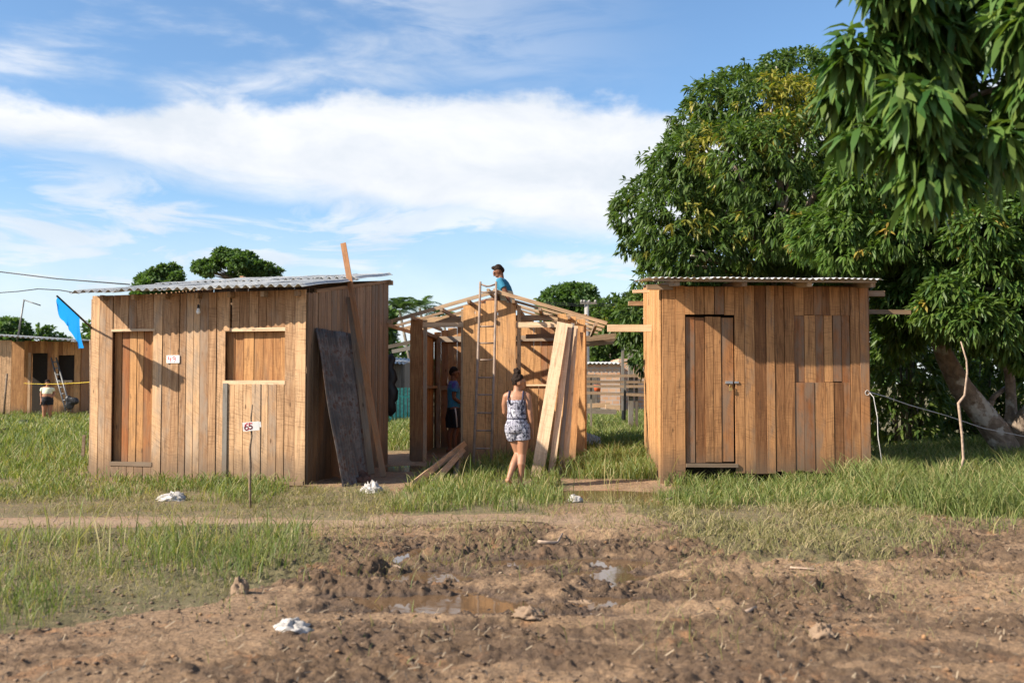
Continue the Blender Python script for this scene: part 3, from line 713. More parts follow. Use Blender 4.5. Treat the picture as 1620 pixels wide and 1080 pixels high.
# two timbers that stick out of the hut behind
mb = MB(); mb.beam(P(961, 519, 15.6), P(1030, 519, 15.6), .11, .06, (0, 1, 0), (.8, .2, .3)); mb.build('projecting_beam', M['fresh'], hut3)
mb = MB(); mb.beam(P(1001, 461, 16.5), P(1040, 460, 16.5), .05, .07, (0, 1, 0), (.7, .2, .3)); mb.build('projecting_beam', M['fresh'], hut3)
mb = MB(); mb.beam(P(1370, 493, 15.5), P(1440, 494, 15.5), .07, .07, (0, 1, 0), (.2, .7, .6)); mb.build('projecting_beam', M['hut_side'], hut3)

# ---------------- middle hut, still being built
A2 = Vector((-1.86, 18.35, 0)); E2 = Vector((1.29, 17.65, 0))
F2 = Wall(A2, E2); sd2 = Vector((.15, 3.5, 0)); B2 = A2+sd2; C2 = E2+sd2
hut2 = thing('wooden_hut', (A2+E2)/2, 'unfinished orange plank hut in the middle with open gable rafters and no roof sheets', 'hut', 'plank huts on the plot')
ux = lambda px, py=600: F2.uz(px, py)[0]; zx = lambda px, py: F2.uz(px, py)[1]
rl = (ux(610, 513), zx(610, 513)); rr = (ux(958, 513), zx(958, 513)); rd = (ux(785, 463), zx(785, 463))
def rz(u):
    return rl[1]+(rd[1]-rl[1])*(u-rl[0])/(rd[0]-rl[0]) if u < rd[0] else rr[1]+(rd[1]-rr[1])*(u-rr[0])/(rd[0]-rr[0])
mb = MB()
F2.boards(mb, ux(650), ux(669), -.02, lambda u: rz(u)-.08, .24, tone=(.2, .1, .3))
F2.boards(mb, ux(733), ux(817), -.02, lambda u: rz(u)-.10, .19, tone=(.65, .35, .7), endj=.03)
F2.boards(mb, ux(818), ux(882), -.02, zx(840, 610), .17, tone=(.5, .3, .9))
F2.boards(mb, ux(882), ux(926), -.02, lambda u: rz(u)-.04, .19, tone=(.5, .3, .9))
mb.build('front_wall', M['hut_new'], hut2)
mb = MB(); L2 = Wall(B2, A2); L2.boards(mb, 0, L2.len, 0, lambda u: 2.42, .15, gap=.004, tone=(.3, .3, 1)); mb.build('side_wall', M['hut_new'], hut2)
mb = MB(); R2 = Wall(E2, C2); R2.boards(mb, 0, R2.len, 0, lambda u: 2.42, .16, gap=.008, tone=(.5, .3, 1)); mb.build('side_wall', M['hut_new'], hut2)
mb = MB(); K2 = Wall(C2, B2); rb = lambda u: rz(F2.len-u)-.12; K2.boards(mb, 0, K2.len, 0, rb, .17, gap=.005, tone=(.35, .4, 1)); mb.build('back_wall', M['hut_new'], hut2)
fr = M['rafter']
def post(x, y, z1, w_=.08, c=None):
    mb = MB(); mb.beam((x, y, -.05), (x, y, z1), w_, w_, (0, 1, 0), c); return mb.build('post', fr, hut2)
for u, out in ((ux(671), -.06), (ux(731), -.06), (ux(820), -.06), (ux(923), -.06)): p = F2.at(u, 0, out); post(p.x, p.y, rz(u)-.12, .07)
for p in (B2+Vector((.1, -.1, 0)), C2+Vector((-.1, -.1, 0))): post(p.x, p.y, 2.4)
def rail(p0, p1, w_=.06, t_=.09, c=None, name='rail', mat=None):
    mb = MB(); mb.beam(p0, p1, t_, w_, (0, 1, 0) if abs((Vector(p1)-Vector(p0)).normalized().y) < .7 else (0, 0, 1), c); return mb.build(name, mat or fr, hut2)
rail(F2.at(ux(663), zx(668, 514), -.03), F2.at(ux(736), zx(734, 513), -.03), .06, .09, (.8, .3, .2), mat=M['fresh'])
rail(F2.at(ux(816), zx(816, 514), -.03), F2.at(ux(884), zx(884, 513), -.03), .06, .10, (.8, .3, .2), mat=M['fresh'])
rail(F2.at(ux(818), zx(816, 529), -.8), F2.at(ux(892), zx(884, 527), -.8), .05, .08)
rail(F2.at(ux(818), zx(840, 609), .01), F2.at(ux(884), zx(860, 609), .01), .10, .03, (.9, .2, .2), mat=M['fresh'])
rail(L2.at(0, 2.40, -.05), L2.at(L2.len, 2.40, -.05), .07, .09); rail(L2.at(0, 1.32, -.05), L2.at(L2.len, 1.32, -.05), .05, .09)
rail(R2.at(0, 2.40, -.05), R2.at(R2.len, 2.40, -.05), .07, .09); rail(R2.at(0, 1.32, -.05), R2.at(R2.len, 1.32, -.05), .05, .09)
rail(K2.at(0, 2.36, -.05), K2.at(K2.len, 2.36, -.05), .07, .12); rail(K2.at(0, 1.3, -.05), K2.at(K2.len, 1.3, -.05), .05, .09)
# sloping rafters, parallel gables one behind the other
for k in range(5):
    off = Vector((0, -.28, 0))+sd2*(k/4)*1.04; jz = random.uniform(-.03, .03) if k else 0
    for (a_, b_) in ((rl, rd), (rd, rr)):
        mb = MB(); e = .06 if a_ is rl else 0; sc = 1-(.03*(k % 2))
        q0 = F2.at(a_[0]*1.0, a_[1]+jz, 0)+off; q1 = F2.at(b_[0], b_[1]+jz, 0)+off
        mb.beam(q0, q1, .045, .065, (0, 1, 0), roll=math.pi/2 if k == 0 else 0); mb.build('rafter', fr, hut2)
# battens from front to back over and under the rafters
for f, dz in ((.06, -.05), (.3, -.07), (.56, -.07), (.80, -.07), (.97, .03)):
    for (a_, b_) in ((rl, rd), (rr, rd)):
        u = a_[0]+(b_[0]-a_[0])*f; z = a_[1]+(b_[1]-a_[1])*f+dz
        mb = MB(); mb.beam(F2.at(u, z, .36), F2.at(u, z, 0)+sd2*1.08, .05, .06, (0, 0, 1)); mb.build('batten', fr, hut2)
mb = MB(); mb.beam(P(684, 716, 19.0), P(700, 716+20, 19.0), .04, .06, (0, 1, 0)); mb.build('brace', fr, hut2)
# ============================================================ TREES
def leaves(name, mat, C, D, L, Wd, parent, rg, droop=.4, yel=None, nside=None):
    """C (n,3) leaf bases, D (n,3) unit directions"""
    n = len(C); z = np.array([0, 0, 1.0]); r = rg.normal(size=(n, 3)); sd = np.cross(D, z+.55*r); sd /= np.linalg.norm(sd, axis=1)[:, None]+1e-9
    L = np.broadcast_to(L, n)[:, None]; Wd = np.broadcast_to(Wd, n)[:, None]; g = np.array([0, 0, -1.0])*droop
    def pt(t_): return C+D*L*t_+g*L*t_*t_
    nm = np.cross(sd, D)
    m1, m2, tp = pt(.35), pt(.72), pt(1.0)
    V = np.stack([C, m1-sd*Wd*.5+nm*Wd*.12, m1+sd*Wd*.5+nm*Wd*.12, m2-sd*Wd*.42, m2+sd*Wd*.42, tp], 1)
    b_ = (np.arange(n)*6)[:, None]
    tr = np.concatenate([b_+np.array([[0, 2, 1]]), b_+np.array([[3, 4, 5]])]); q = b_+np.array([[1, 2, 4, 3]])
    col = np.stack([rg.uniform(0, 1, n), yel if yel is not None else np.zeros(n), rg.uniform(0, 1, n)], -1)
    return npmesh(name, V.reshape(-1, 3), q, tr, mat, parent, col=np.repeat(col, 6, 0))
def rosettes(rg, pos, out, k, L, Lj=.25, hang=.35):
    n = len(pos); C = np.repeat(pos, k, 0); O = np.repeat(out, k, 0)
    r = rg.normal(size=C.shape); r /= np.linalg.norm(r, axis=1)[:, None]
    D = O*.75+r*.85+np.array([0, 0, -hang]); D /= np.linalg.norm(D, axis=1)[:, None]
    C = C+rg.normal(size=C.shape)*L*.10
    return C, D, L*rg.uniform(1-Lj, 1+Lj, len(C))
def surf_points(rg, blobs, n, depthj=.16, cull=.72, up=.15):
    B = np.array(blobs); c = B[:, :3]; r = B[:, 3:6]
    w_ = (r[:, 0]*r[:, 1]+r[:, 0]*r[:, 2]+r[:, 1]*r[:, 2]); w_ /= w_.sum()
    i = rg.choice(len(B), n, p=w_); d_ = rg.normal(size=(n, 3)); d_[:, 2] += up; d_ /= np.linalg.norm(d_, axis=1)[:, None]
    rad = 1-np.abs(rg.normal(size=n))*depthj; rad = np.where(rg.uniform(size=n) < .12, 1+rg.uniform(0, .16, n), rad)
    p = c[i]+d_*r[i]*rad[:, None]
    keep = np.ones(n, bool)
    for j in range(len(B)):
        q = (((p-c[j])/r[j])**2).sum(1); keep &= ~((q < cull*cull) & (i != j))
    o = d_/r[i]; o /= np.linalg.norm(o, axis=1)[:, None]
    return p[keep], o[keep]
def pdist(x, y, poly):
    best = 1e9; n = len(poly)
    for i in range(n):
        x0, y0 = poly[i]; x1, y1 = poly[(i+1) % n]; dx, dy = x1-x0, y1-y0
        t_ = max(0, min(1, ((x-x0)*dx+(y-y0)*dy)/(dx*dx+dy*dy))); best = min(best, math.hypot(x-x0-dx*t_, y-y0-dy*t_))
    return best
def outline_blobs(poly, D, thick, n, rmin, rmax, rg, bias=-.3, squash=.8):
    """clumps of a crown whose outline seen from the road is poly; each gets its own depth and size"""
    pp = np.array(poly, float); x0, y0 = pp.min(0); x1, y1 = pp.max(0); out = []; tries = 0; pxm = FPX/D
    rr_ = (max(y1-y0, x1-x0)/2)
    while len(out) < n and tries < n*60:
        tries += 1; x, y = rg.uniform(x0, x1), rg.uniform(y0, y1)
        if not inpoly(np.array([x]), np.array([y]), pp)[0]: continue
        e = pdist(x, y, poly); r = min(e*1.05/pxm, rmax*rg.uniform(.6, 1))
        if r < rmin: continue
        half = thick*math.sqrt(min(e/rr_*1.6, 1)); Y = D+half*rg.uniform(-1, .6 if bias < 0 else 1)
        p = P(x, y, Y); out.append((p.x, p.y, p.z, r, r, r*squash))
    return out
def limbs(mb, base, blobs, r0, rg, trunk_top, frac=.6):
    for (x, y, z, rx, ry, rz_) in blobs:
        if rg.uniform() > frac: continue
        a = Vector(trunk_top); c = Vector((x, y, z-.2*rz_)); m_ = (a+c)/2+Vector((rg.normal()*.12, rg.normal()*.12, -.05))*(c-a).length*.6
        pts = [a*(1-t_)**2+m_*2*t_*(1-t_)+c*t_*t_ for t_ in (0, .2, .4, .6, .8, 1)]
        rr_ = min(r0*.5, .03*(c-a).length+.02); mb.tube(pts, [rr_*(1-.85*i/5) for i in range(6)], 6)
def tree(name, label, cat, base, trunkpts, trunkr, blobs, n, L, Wd, k, mat, bk, seed, group=None, yel=.0, droop=.35, hang=.3, frac=.5, depthj=.16, top=None, yelblobs=()):
    rg = np.random.default_rng(seed)
    t_ = thing(name, base, label, cat, group)
    mb = MB(); mb.tube(trunkpts, trunkr, 12)
    limbs(mb, base, blobs, trunkr[-1]*1.3, rg, top or trunkpts[-1], frac)
    mb.build('trunk', bk, t_)
    p, o = surf_points(rg, blobs, n, depthj)
    C, D, LL = rosettes(rg, p, o, k, L, hang=hang)
    yy = np.repeat(rg.uniform(0, 1, len(p)) < yel, k)*rg.uniform(.5, 1, len(C))+rg.uniform(0, .12, len(C))
    for (a, b_, c, rr_) in yelblobs:
        dd = ((C-np.array([a, b_, c]))**2).sum(1); yy = np.where((dd < rr_*rr_) & (rg.uniform(size=len(C)) < .65), rg.uniform(.4, 1, len(C)), yy)
    leaves('crown', mat, C, D, LL, Wd, t_, rg, droop, np.clip(yy, 0, 1)); print(name, len(C), 'leaves')
    return t_
rg = np.random.default_rng(5)
big = [(948, 350), (985, 296), (1012, 258), (1060, 212), (1072, 155), (1115, 118), (1190, 88), (1245, 72), (1300, 66), (1345, 82), (1400, 60), (1500, 110), (1560, 300), (1500, 440), (1380, 455), (1010, 455), (990, 400)]
bl = outline_blobs(big, 21.0, 3.2, 120, .30, 1.15, rg)
bl2 = outline_blobs([(985, 400), (1040, 400), (1060, 600), (1000, 590), (975, 520), (985, 460)], 21.5, 1.0, 16, .2, .6, rg)
bl2 = [(x, max(y, 20.2), z, a, b_, c) for x, y, z, a, b_, c in bl2]
bl = [(x, max(y, 19.6) if z-c < 3.7 and x > 1.2 else y, z, a, b_, c) for x, y, z, a, b_, c in bl]
yb = [tuple(P(px_, py_, 18.6))+(r_,) for px_, py_, r_ in ((1280, 150, 1.0), (1260, 190, .8), (1195, 215, .4), (1120, 230, .5), (1000, 330, .35), (1110, 340, .4))]
tree('mango_tree', 'huge dark green mango tree rising behind the right hut', 'tree', (5.4, 22, 0), [(5.4, 22, -.1), (5.35, 22, 1.2), (5.5, 21.8, 2.6), (5.7, 21.7, 3.9)], [.55, .42, .38, .34],
     bl+bl2, 23000, .165, .042, 8, M['mango'], M['bark'], 1, yel=.02, yelblobs=yb)
# second mango, trunk to the right of the hut
t2 = [(1240, 340), (1290, 262), (1360, 222), (1480, 200), (1680, 200), (1800, 340), (1760, 560), (1640, 560), (1540, 548), (1490, 505), (1450, 470), (1430, 430), (1400, 440), (1380, 425), (1340, 432), (1290, 425), (1250, 425)]
bl = outline_blobs(t2, 16.4, 1.7, 95, .18, .62, rg)
bl = [(x, y, max(z, 3.45+c) if (x < 5.3 and y > 12.6) else z, a, b_, c) for x, y, z, a, b_, c in bl]
bl += outline_blobs([(1376, 440), (1460, 440), (1460, 570), (1376, 570)], 19.3, .5, 12, .2, .45, rg)
bl += outline_blobs([(1384, 420), (1470, 430), (1480, 520), (1440, 560), (1390, 540)], 17.0, .7, 12, .15, .4, rg)
bl += outline_blobs([(1440, 400), (1660, 390), (1680, 575), (1600, 585), (1560, 560), (1500, 545), (1450, 500)], 15.6, .8, 26, .2, .5, rg)
tb = G(1592, 735); tb.y = 17.2; tb.x = (1592-810)/FPX*17.2
yb = [tuple(P(1556, 365, 14.9))+(.28,), tuple(P(1255, 335, 15.5))+(.4,), tuple(P(1590, 430, 15))+(.25,)]
tr2 = tree('mango_tree', 'mango tree with thick leaning lichen-spotted trunk at the right edge', 'tree', tb, [tb+Vector((.05, 0, -.15)), tb+Vector((-.03, 0, .35)), P(1560, 662, 17.2), P(1520, 612, 17.1), P(1496, 566, 17.0), P(1478, 520, 16.9), P(1470, 440, 16.8)], [.30, .25, .215, .19, .155, .12, .09],
     bl, 16500, .165, .042, 9, M['mango_fresh'], M['bark'], 2, yel=.012, yelblobs=yb, frac=.35)
mb = MB(); mb.tube([tb+Vector((.0, 0, .3)), P(1600, 650, 17.3), P(1598, 600, 17.4), P(1590, 560, 17.4), P(1600, 480, 17.3)], [.17, .10, .085, .07, .05], 8)
mb.tube([tb+Vector((.1, 0, .25)), P(1620, 660, 17.0), P(1650, 620, 16.8), P(1670, 540, 16.6)], [.2, .14, .11, .08], 8)
mb.tube([P(1556, 660, 17.2), P(1572, 628, 17.3), P(1600, 606, 17.6)], [.1, .05, .03], 6); mb.build('limb', M['bark'], tr2)
# branch of a near mango reaching in from the right
t3 = [(1305, 165), (1318, 80), (1375, 15), (1400, -140), (1860, -140), (1860, 260), (1700, 300), (1640, 240), (1600, 250), (1560, 225), (1500, 330), (1455, 320), (1440, 250), (1400, 290), (1340, 235)]
rgb_ = np.random.default_rng(8); bl = []
for x, y, r_ in ((1350, 95, 34), (1338, 150, 30), (1372, 70, 34), (1395, 120, 42), (1385, 180, 40), (1345, 215, 26), (1412, 48, 40), (1440, 100, 46), (1440, 165, 46), (1415, 225, 38), (1455, 235, 40), (1470, 285, 34), (1500, 262, 30), (1490, 190, 46), (1490, 120, 46),
        (1475, 50, 46), (1440, 0, 44), (1500, -10, 50), (1545, 40, 44), (1540, 150, 34), (1535, 220, 34), (1575, 230, 30), (1620, 215, 40), (1590, 20, 50), (1640, 40, 60), (1640, 130, 42), (1680, 200, 60), (1700, 80, 70), (1560, -60, 60), (1660, -60, 70), (1770, 0, 80), (1760, 160, 80), (1400, -40, 40), (1600, 160, 18)):
    q_ = P(x, y, 6.3+rgb_.uniform(-.4, .5)); r_ = r_/250; bl.append((q_.x, q_.y, q_.z, r_, r_, r_*.8))
tr3 = thing('mango_tree', (5.2, 6.9, 0), 'near mango tree outside the picture whose blurred leafy branches hang in at top right', 'tree')
mb = MB(); mb.tube([(5.2, 6.9, -.1), (5.15, 6.9, 1.2), (5.0, 6.8, 2.2), (4.9, 6.7, 3.1), (4.6, 6.6, 4.2)], [.3, .24, .21, .18, .1], 10)
mb.tube([(5.05, 6.8, 2.2), P(1720, 262, 6.5), P(1620, 270, 6.3), P(1575, 276, 6.3), P(1530, 262, 6.2), P(1490, 240, 6.2)], [.09, .045, .026, .018, .012, .007], 8)
mb.tube([P(1620, 270, 6.3), P(1580, 255, 6.35), P(1545, 240, 6.4), P(1500, 200, 6.4)], [.02, .016, .012, .006], 6)
mb.tube([(4.9, 6.7, 3.1), P(1760, 20, 6.5), P(1640, 60, 6.4), P(1540, 70, 6.3), P(1440, 90, 6.2), P(1370, 130, 6.2)], [.08, .05, .03, .02, .012, .006], 8)
mb.tube([P(1640, 60, 6.4), P(1580, 140, 6.4), P(1480, 170, 6.3), P(1420, 220, 6.2)], [.025, .02, .012, .006], 6)
mb.build('trunk', M['bark'], tr3)
rg3 = np.random.default_rng(17); p, o = surf_points(rg3, bl, 1000, .45, .3)
C, D, LL = rosettes(rg3, p, o, 9, .16, Lj=.4, hang=.7)
leaves('crown', M['mango_near'], C, D, LL*1.0, .050, tr3, rg3, .55, np.clip(rg3.uniform(-.3, .35, len(C)), 0, 1)).data.polygons.foreach_set('use_smooth', np.ones(3*len(C), bool))
# deep bushes below the mangoes
def bush(name, label, blobs, n, L, Wd, k, mat, seed, group=None, cat='bush', hang=.1, stems=True, yel=.02):
    rg_ = np.random.default_rng(seed); B = np.array(blobs); base = (B[:, 0].mean(), B[:, 1].mean(), 0)
    t_ = thing(name, base, label, cat, group); mb = MB()
    for (x, y, z, a, b_, c) in blobs[::2]:
        mb.tube([(base[0]+(x-base[0])*.5, base[1]+(y-base[1])*.5, 0), ((x+base[0])/2, (y+base[1])/2, z*.5), (x, y, z)], [.05, .035, .015], 5)
    mb.build('stems', M['bark_far'], t_)
    p, o = surf_points(rg_, blobs, n, .22); p = p[:]; C, D, LL = rosettes(rg_, p, o, k, L, hang=hang)
    kk = C[:, 2] > .02; C, D, LL = C[kk], D[kk], LL[kk]
    leaves('foliage', mat, C, D, LL, Wd, t_, rg_, .25, np.where(rg_.uniform(size=len(C)) < yel, .8, rg_.uniform(0, .2, len(C))))
    return t_
g_ = 'dark bushes under the mango trees'
for i, (poly, D_, lab) in enumerate((([(1376, 470), (1490, 470), (1500, 720), (1376, 740)], 21.5, 'dark bush in the shade right beside the right hut'),
        ([(1470, 500), (1600, 520), (1610, 700), (1480, 730)], 23.0, 'dark bush behind the leaning mango trunk'), ([(1590, 500), (1760, 500), (1760, 720), (1600, 720)], 22.0, 'dark bush at the far right edge beyond the trunk'))):
    bush('bush', lab, outline_blobs(poly, D_, 1.0, 26, .2, .8, rg), 2000, .18, .05, 6, M['mango'], 40+i, g_)
# background trees: (name, label, outline, depth, thickness, blobs, leaf, n)
def fartree(label, poly, D, thick, nb, rmax, n, L, Wd, k, seed, mat='far_leaf', basepx=None, name='broadleaf_tree', group='trees beyond the plot', hang=.0, squash=.7, rmin=.2, frac=.5, depthj=.34):
    rg_ = np.random.default_rng(seed); b_ = outline_blobs(poly, D, thick, nb, rmin, rmax, rg_, squash=squash)
    xs_ = [p_[0] for p_ in poly]; cx = basepx or sum(xs_)/len(xs_); base = P(cx, 606, D); base.z = 0; zt_ = min(bb[2]-bb[5]*.3 for bb in b_)
    tt = max(zt_, P(cx, max(p_[1] for p_ in poly)-8, D).z)
    return tree(name, label, 'tree', base, [base-Vector((0, 0, .1)), base+Vector((.1, 0, tt*.5)), base+Vector((0, 0, tt))], [.012*D*.6, .010*D*.6, .008*D*.6], b_, n, L, Wd, k, M[mat], M['bark_far'], seed, group, yel=.01, hang=hang, frac=frac, depthj=depthj, droop=.15)
fartree('rounded dark tree above the left hut roof, nearer its left end', [(210, 452), (214, 436), (235, 428), (250, 418), (272, 416), (290, 425), (302, 440), (306, 470), (210, 480)], 48, 2.2, 34, .60, 3600, .20, .10, 5, 61, basepx=255)
fartree('spreading airy tree above the middle of the left hut roof', [(300, 425), (312, 405), (335, 395), (352, 386), (378, 388), (402, 400), (412, 410), (440, 418), (455, 440), (440, 452), (400, 448), (372, 440), (345, 442), (322, 440)], 46, 2.2, 34, .45, 3000, .18, .09, 5, 62, basepx=382, frac=.9, squash=.6)
fartree('dark tree line at the far left edge behind the distant hut', [(-60, 505), (0, 497), (30, 503), (60, 512), (95, 520), (120, 535), (120, 612), (-60, 612)], 75, 4, 60, 1.1, 2600, .4, .2, 5, 63)
fartree('bushy tree between the distant hut and the left hut', [(118, 505), (135, 498), (150, 496), (215, 490), (215, 640), (122, 640), (118, 560)], 48, 1.6, 40, 1.1, 3600, .30, .14, 5, 64, basepx=150, frac=.4)
fartree('dark leafy tree just right of the left hut back corner', [(590, 470), (612, 478), (622, 495), (622, 520), (616, 600), (590, 612)], 40, 1.2, 14, .7, 900, .3, .14, 4, 65, basepx=600)
fartree('big rounded tree behind the unfinished hut, above its right rafters', [(842, 475), (855, 462), (880, 450), (905, 446), (935, 448), (955, 460), (965, 480), (962, 560), (930, 612), (860, 612), (842, 530)], 58, 4, 60, 1.1, 6500, .26, .13, 5, 66, basepx=900)
fartree('darker tree between the utility pole and the right hut', [(930, 480), (960, 468), (985, 458), (1030, 470), (1040, 615), (990, 618), (930, 612)], 50, 2.5, 60, .8, 4600, .24, .11, 5, 67, mat='mango', basepx=985)
fartree('low leafy tree in the gap left of the unfinished hut', [(600, 560), (618, 540), (640, 535), (665, 545), (680, 600), (680, 640), (600, 640)], 60, 2, 26, 1.0, 1200, .4, .18, 4, 68, basepx=640)
fartree('distant dark wood along the horizon behind the huts', [(-300, 588), (200, 560), (520, 575), (640, 560), (700, 570), (820, 560), (1000, 580), (1200, 560), (1700, 560), (1900, 600), (1900, 612), (-300, 612)], 150, 6, 170, 4.5, 9000, 1.2, .6, 4, 69, frac=.0, name='tree_row')
# palms
def palm(px, pytop, D, seed, label, h=1.0):
    rg_ = np.random.default_rng(seed); top_ = P(px, pytop, D); base = Vector((top_.x+.6, D, 0)); t_ = thing('palm_tree', base, label, 'palm tree', 'slim palms behind the unfinished hut')
    mb = MB(); mb.tube([base, base*.5+top_*.5+Vector((.25, 0, 0)), top_], [.11, .085, .07], 8); mb.build('trunk', M['bark_far'], t_)
    V = []; Q = []; n = 17
    for i in range(n):
        az = 6.283*i/n+rg_.uniform(-.2, .2); el = rg_.uniform(.1, 1.25); Lf_ = rg_.uniform(1.5, 2.1); d_ = np.array([math.cos(az)*math.cos(el), math.sin(az)*math.cos(el), math.sin(el)])
        sd = np.array([-math.sin(az), math.cos(az), 0])
        for j in range(26):
            t0 = .12+.88*j/26; c = np.array(top_)+d_*Lf_*t0+np.array([0, 0, -1])*Lf_*t0*t0*.62
            for s_ in (-1, 1):
                w_ = .45*math.sin(math.pi*min(t0, .97))**.7; tip = c+sd*s_*w_+d_*.12-np.array([0, 0, .28*w_*2*rg_.uniform(.6, 1.3)]); a = c+d_*.028; k_ = len(V)
                V += [c-d_*.028, a, tip]; Q.append((k_, k_+1, k_+2))
    V = np.array(V); leaf = npmesh('fronds', V, np.zeros((0, 4), int), np.array(Q), M['palm_leaf'], t_, col=np.tile(np.array([[.5, .1, .5]]), (len(V), 1)))
palm(632, 492, 52, 1, 'slim palm with drooping fronds, left of the pair'); palm(664, 487, 55, 2, 'slim palm with drooping fronds, right of the pair, over the rafters')
palm(700, 503, 60, 3, 'shorter palm crown showing through the left rafters')
# ============================================================ THINGS AROUND THE HUTS
def planks(name, p0, p1, w_, t, mat, label, cat, group=None, up=(0, 1, 0), roll=0, col=None):
    mb = MB(); mb.beam(p0, p1, w_, t, up, col, roll); return tag(mb.build(name, mat), label, cat, group)
GZ_ = lambda p: Vector((p.x, p.y, float(height(np.array([p.x]), np.array([p.y]))[0])))
M['white_paint'] = plain('white_painted_board', (.74, .73, .70), .6, var=.08)
M['red_paint'] = plain('red_paint', (.62, .02, .05), .5, bump=0)
M['black_plastic'] = plain('black_plastic', (.015, .015, .017), .45)
M['glass'] = plain('bulb_glass', (.75, .76, .75), .12, var=0, bump=0, spec=.7)
M['flag'] = plain('blue_cloth', (.015, .30, .80), .7, var=.2, scale=5, bump=0); _t = NT(M['flag'].node_tree); _tr = _t.n.new('ShaderNodeBsdfTranslucent'); _tr.inputs[0].default_value = (.02, .36, .9, 1); _mx = _t.n.new('ShaderNodeMixShader'); _mx.inputs[0].default_value = .5; _t.l.new(_t.n['Principled BSDF'].outputs[0], _mx.inputs[1]); _t.l.new(_tr.outputs[0], _mx.inputs[2]); _t.l.new(_mx.outputs[0], _t.n['Material Output'].inputs[0])
M['stick'] = plain('dry_stick', (.20, .14, .09), .8, var=.35, scale=20)
M['pale_stick'] = plain('pale_stick', (.36, .26, .19), .8, var=.25, scale=20)
M['rope'] = plain('white_rope', (.48, .46, .44), .7, bump=0)
M['bag'] = plain('white_plastic_bag', (.42, .39, .36), .4, var=.1, scale=20, bump=.4)
M['cable'] = plain('black_cable', (.02, .02, .022), .6, bump=0)
M['yellow'] = plain('yellow_cord', (.6, .42, .02), .6, bump=0)
M['ladder'] = plain('ladder_wood', (.25, .18, .135), .7, var=.25, scale=9)
def stroke(mb, fr_, pts, r=.0055):
    o, ux_, uz_, n = fr_
    for a, b_ in zip(pts, pts[1:]):
        p0 = o+ux_*a[0]+uz_*a[1]; p1 = o+ux_*b_[0]+uz_*b_[1]; e = (p1-p0).normalized()*r*.6; mb.beam(p0-e, p1+e, r*2, .0016, n)
def arc(cx, cy, rx, ry, a0, a1, n=12): return [(cx+rx*math.cos(R(a0+(a1-a0)*i/n)), cy+ry*math.sin(R(a0+(a1-a0)*i/n))) for i in range(n+1)]
# number 49 on the hut wall
c_ = F.at(*F.uz(276, 568), .034); sgn = MB()
sg = tag(bpy.data.objects.new('number_sign', None), 'small white board with red number 49 nailed to the plank wall', 'sign'); sg.location = c_; COL.objects.link(sg)
mb = MB(); mb.box(c_, F.d*.105, Vector((0, 0, .056)), F.n*.006); mb.build('panel', M['white_paint'], sg)
fr_ = (c_+F.n*.0075, F.d, Vector((.0, 0, 1)), F.n); mb = MB()
stroke(mb, fr_, [(-.070, .040), (-.074, -.004), (-.028, -.002)], .0045); stroke(mb, fr_, [(-.034, .022), (-.036, .0), (-.034, -.042)], .0045)
stroke(mb, fr_, arc(.018, .020, .020, .018, 0, 360), .0045); stroke(mb, fr_, [(.038, .022), (.038, -.01), (.030, -.040)], .0045); mb.build('lettering', M['red_paint'], sg)
# stake with number 65
b65 = GZ_(G(397, 801)); st = thing('sign_stake', b65, 'white board with red number 65 on a thin crooked stick in the grass', 'sign')
D65 = b65.y; mb = MB(); pp = [b65-Vector((0, 0, .1))]+[P(x, y, D65) for x, y in ((395, 770), (396, 735), (395, 710), (398, 690), (397, 660), (399, 640))]
mb.tube(pp, [.014, .015, .017, .013, .012, .011, .009], 7); mb.build('stake', M['stick'], st)
c_ = P(398, 674, D65)+Vector((0, -.022, 0)); dd = Vector((math.cos(.09), .0, math.sin(.09))); uu = Vector((-math.sin(.09), 0, math.cos(.09)))
mb = MB(); mb.box(c_, dd*.093, uu*.050, Vector((0, -.007, 0))); mb.box(c_+dd*.104+uu*.012, dd*.011, uu*.030, Vector((0, -.006, 0))); mb.build('panel', M['white_paint'], st)
fr_ = (c_+Vector((0, -.0085, 0)), dd, uu, Vector((0, -1, 0))); mb = MB()
stroke(mb, fr_, [(-.038, .038), (-.062, .022), (-.072, -.01)], .006); stroke(mb, fr_, arc(-.052, -.016, .02, .02, 0, 360), .006)
stroke(mb, fr_, [(.012, .034), (-.018, .036), (-.020, .006)], .006); stroke(mb, fr_, arc(-.008, -.010, .02, .019, 125, -130), .006); mb.build('lettering', M['red_paint'], st)
# light bulb
c_ = F.at(*F.uz(321, 494), .12); bt = F.at(F.uz(323, 466)[0], zt(1.5), .12)
lb = thing('light_bulb', c_, 'clear light bulb hanging from a wire under the eave of hut 49', 'light bulb')
mb = MB(); mb.ball(c_, (.030, .030, .036), 12, 8); mb.tube([c_+Vector((0, 0, .02)), c_+Vector((0, 0, .055))], [.026, .017], 10); mb.build('bulb', M['glass'], lb)
mb = MB(); mb.tube([c_+Vector((0, 0, .05)), c_+Vector((0, 0, .10))], [.02, .017], 10); mb.build('socket', M['black_plastic'], lb)
mb = MB(); mb.tube([c_+Vector((0, 0, .1)), (c_+bt)/2+Vector((.01, 0, 0)), bt], .0035, 5); mb.build('wire', M['cable'], lb)
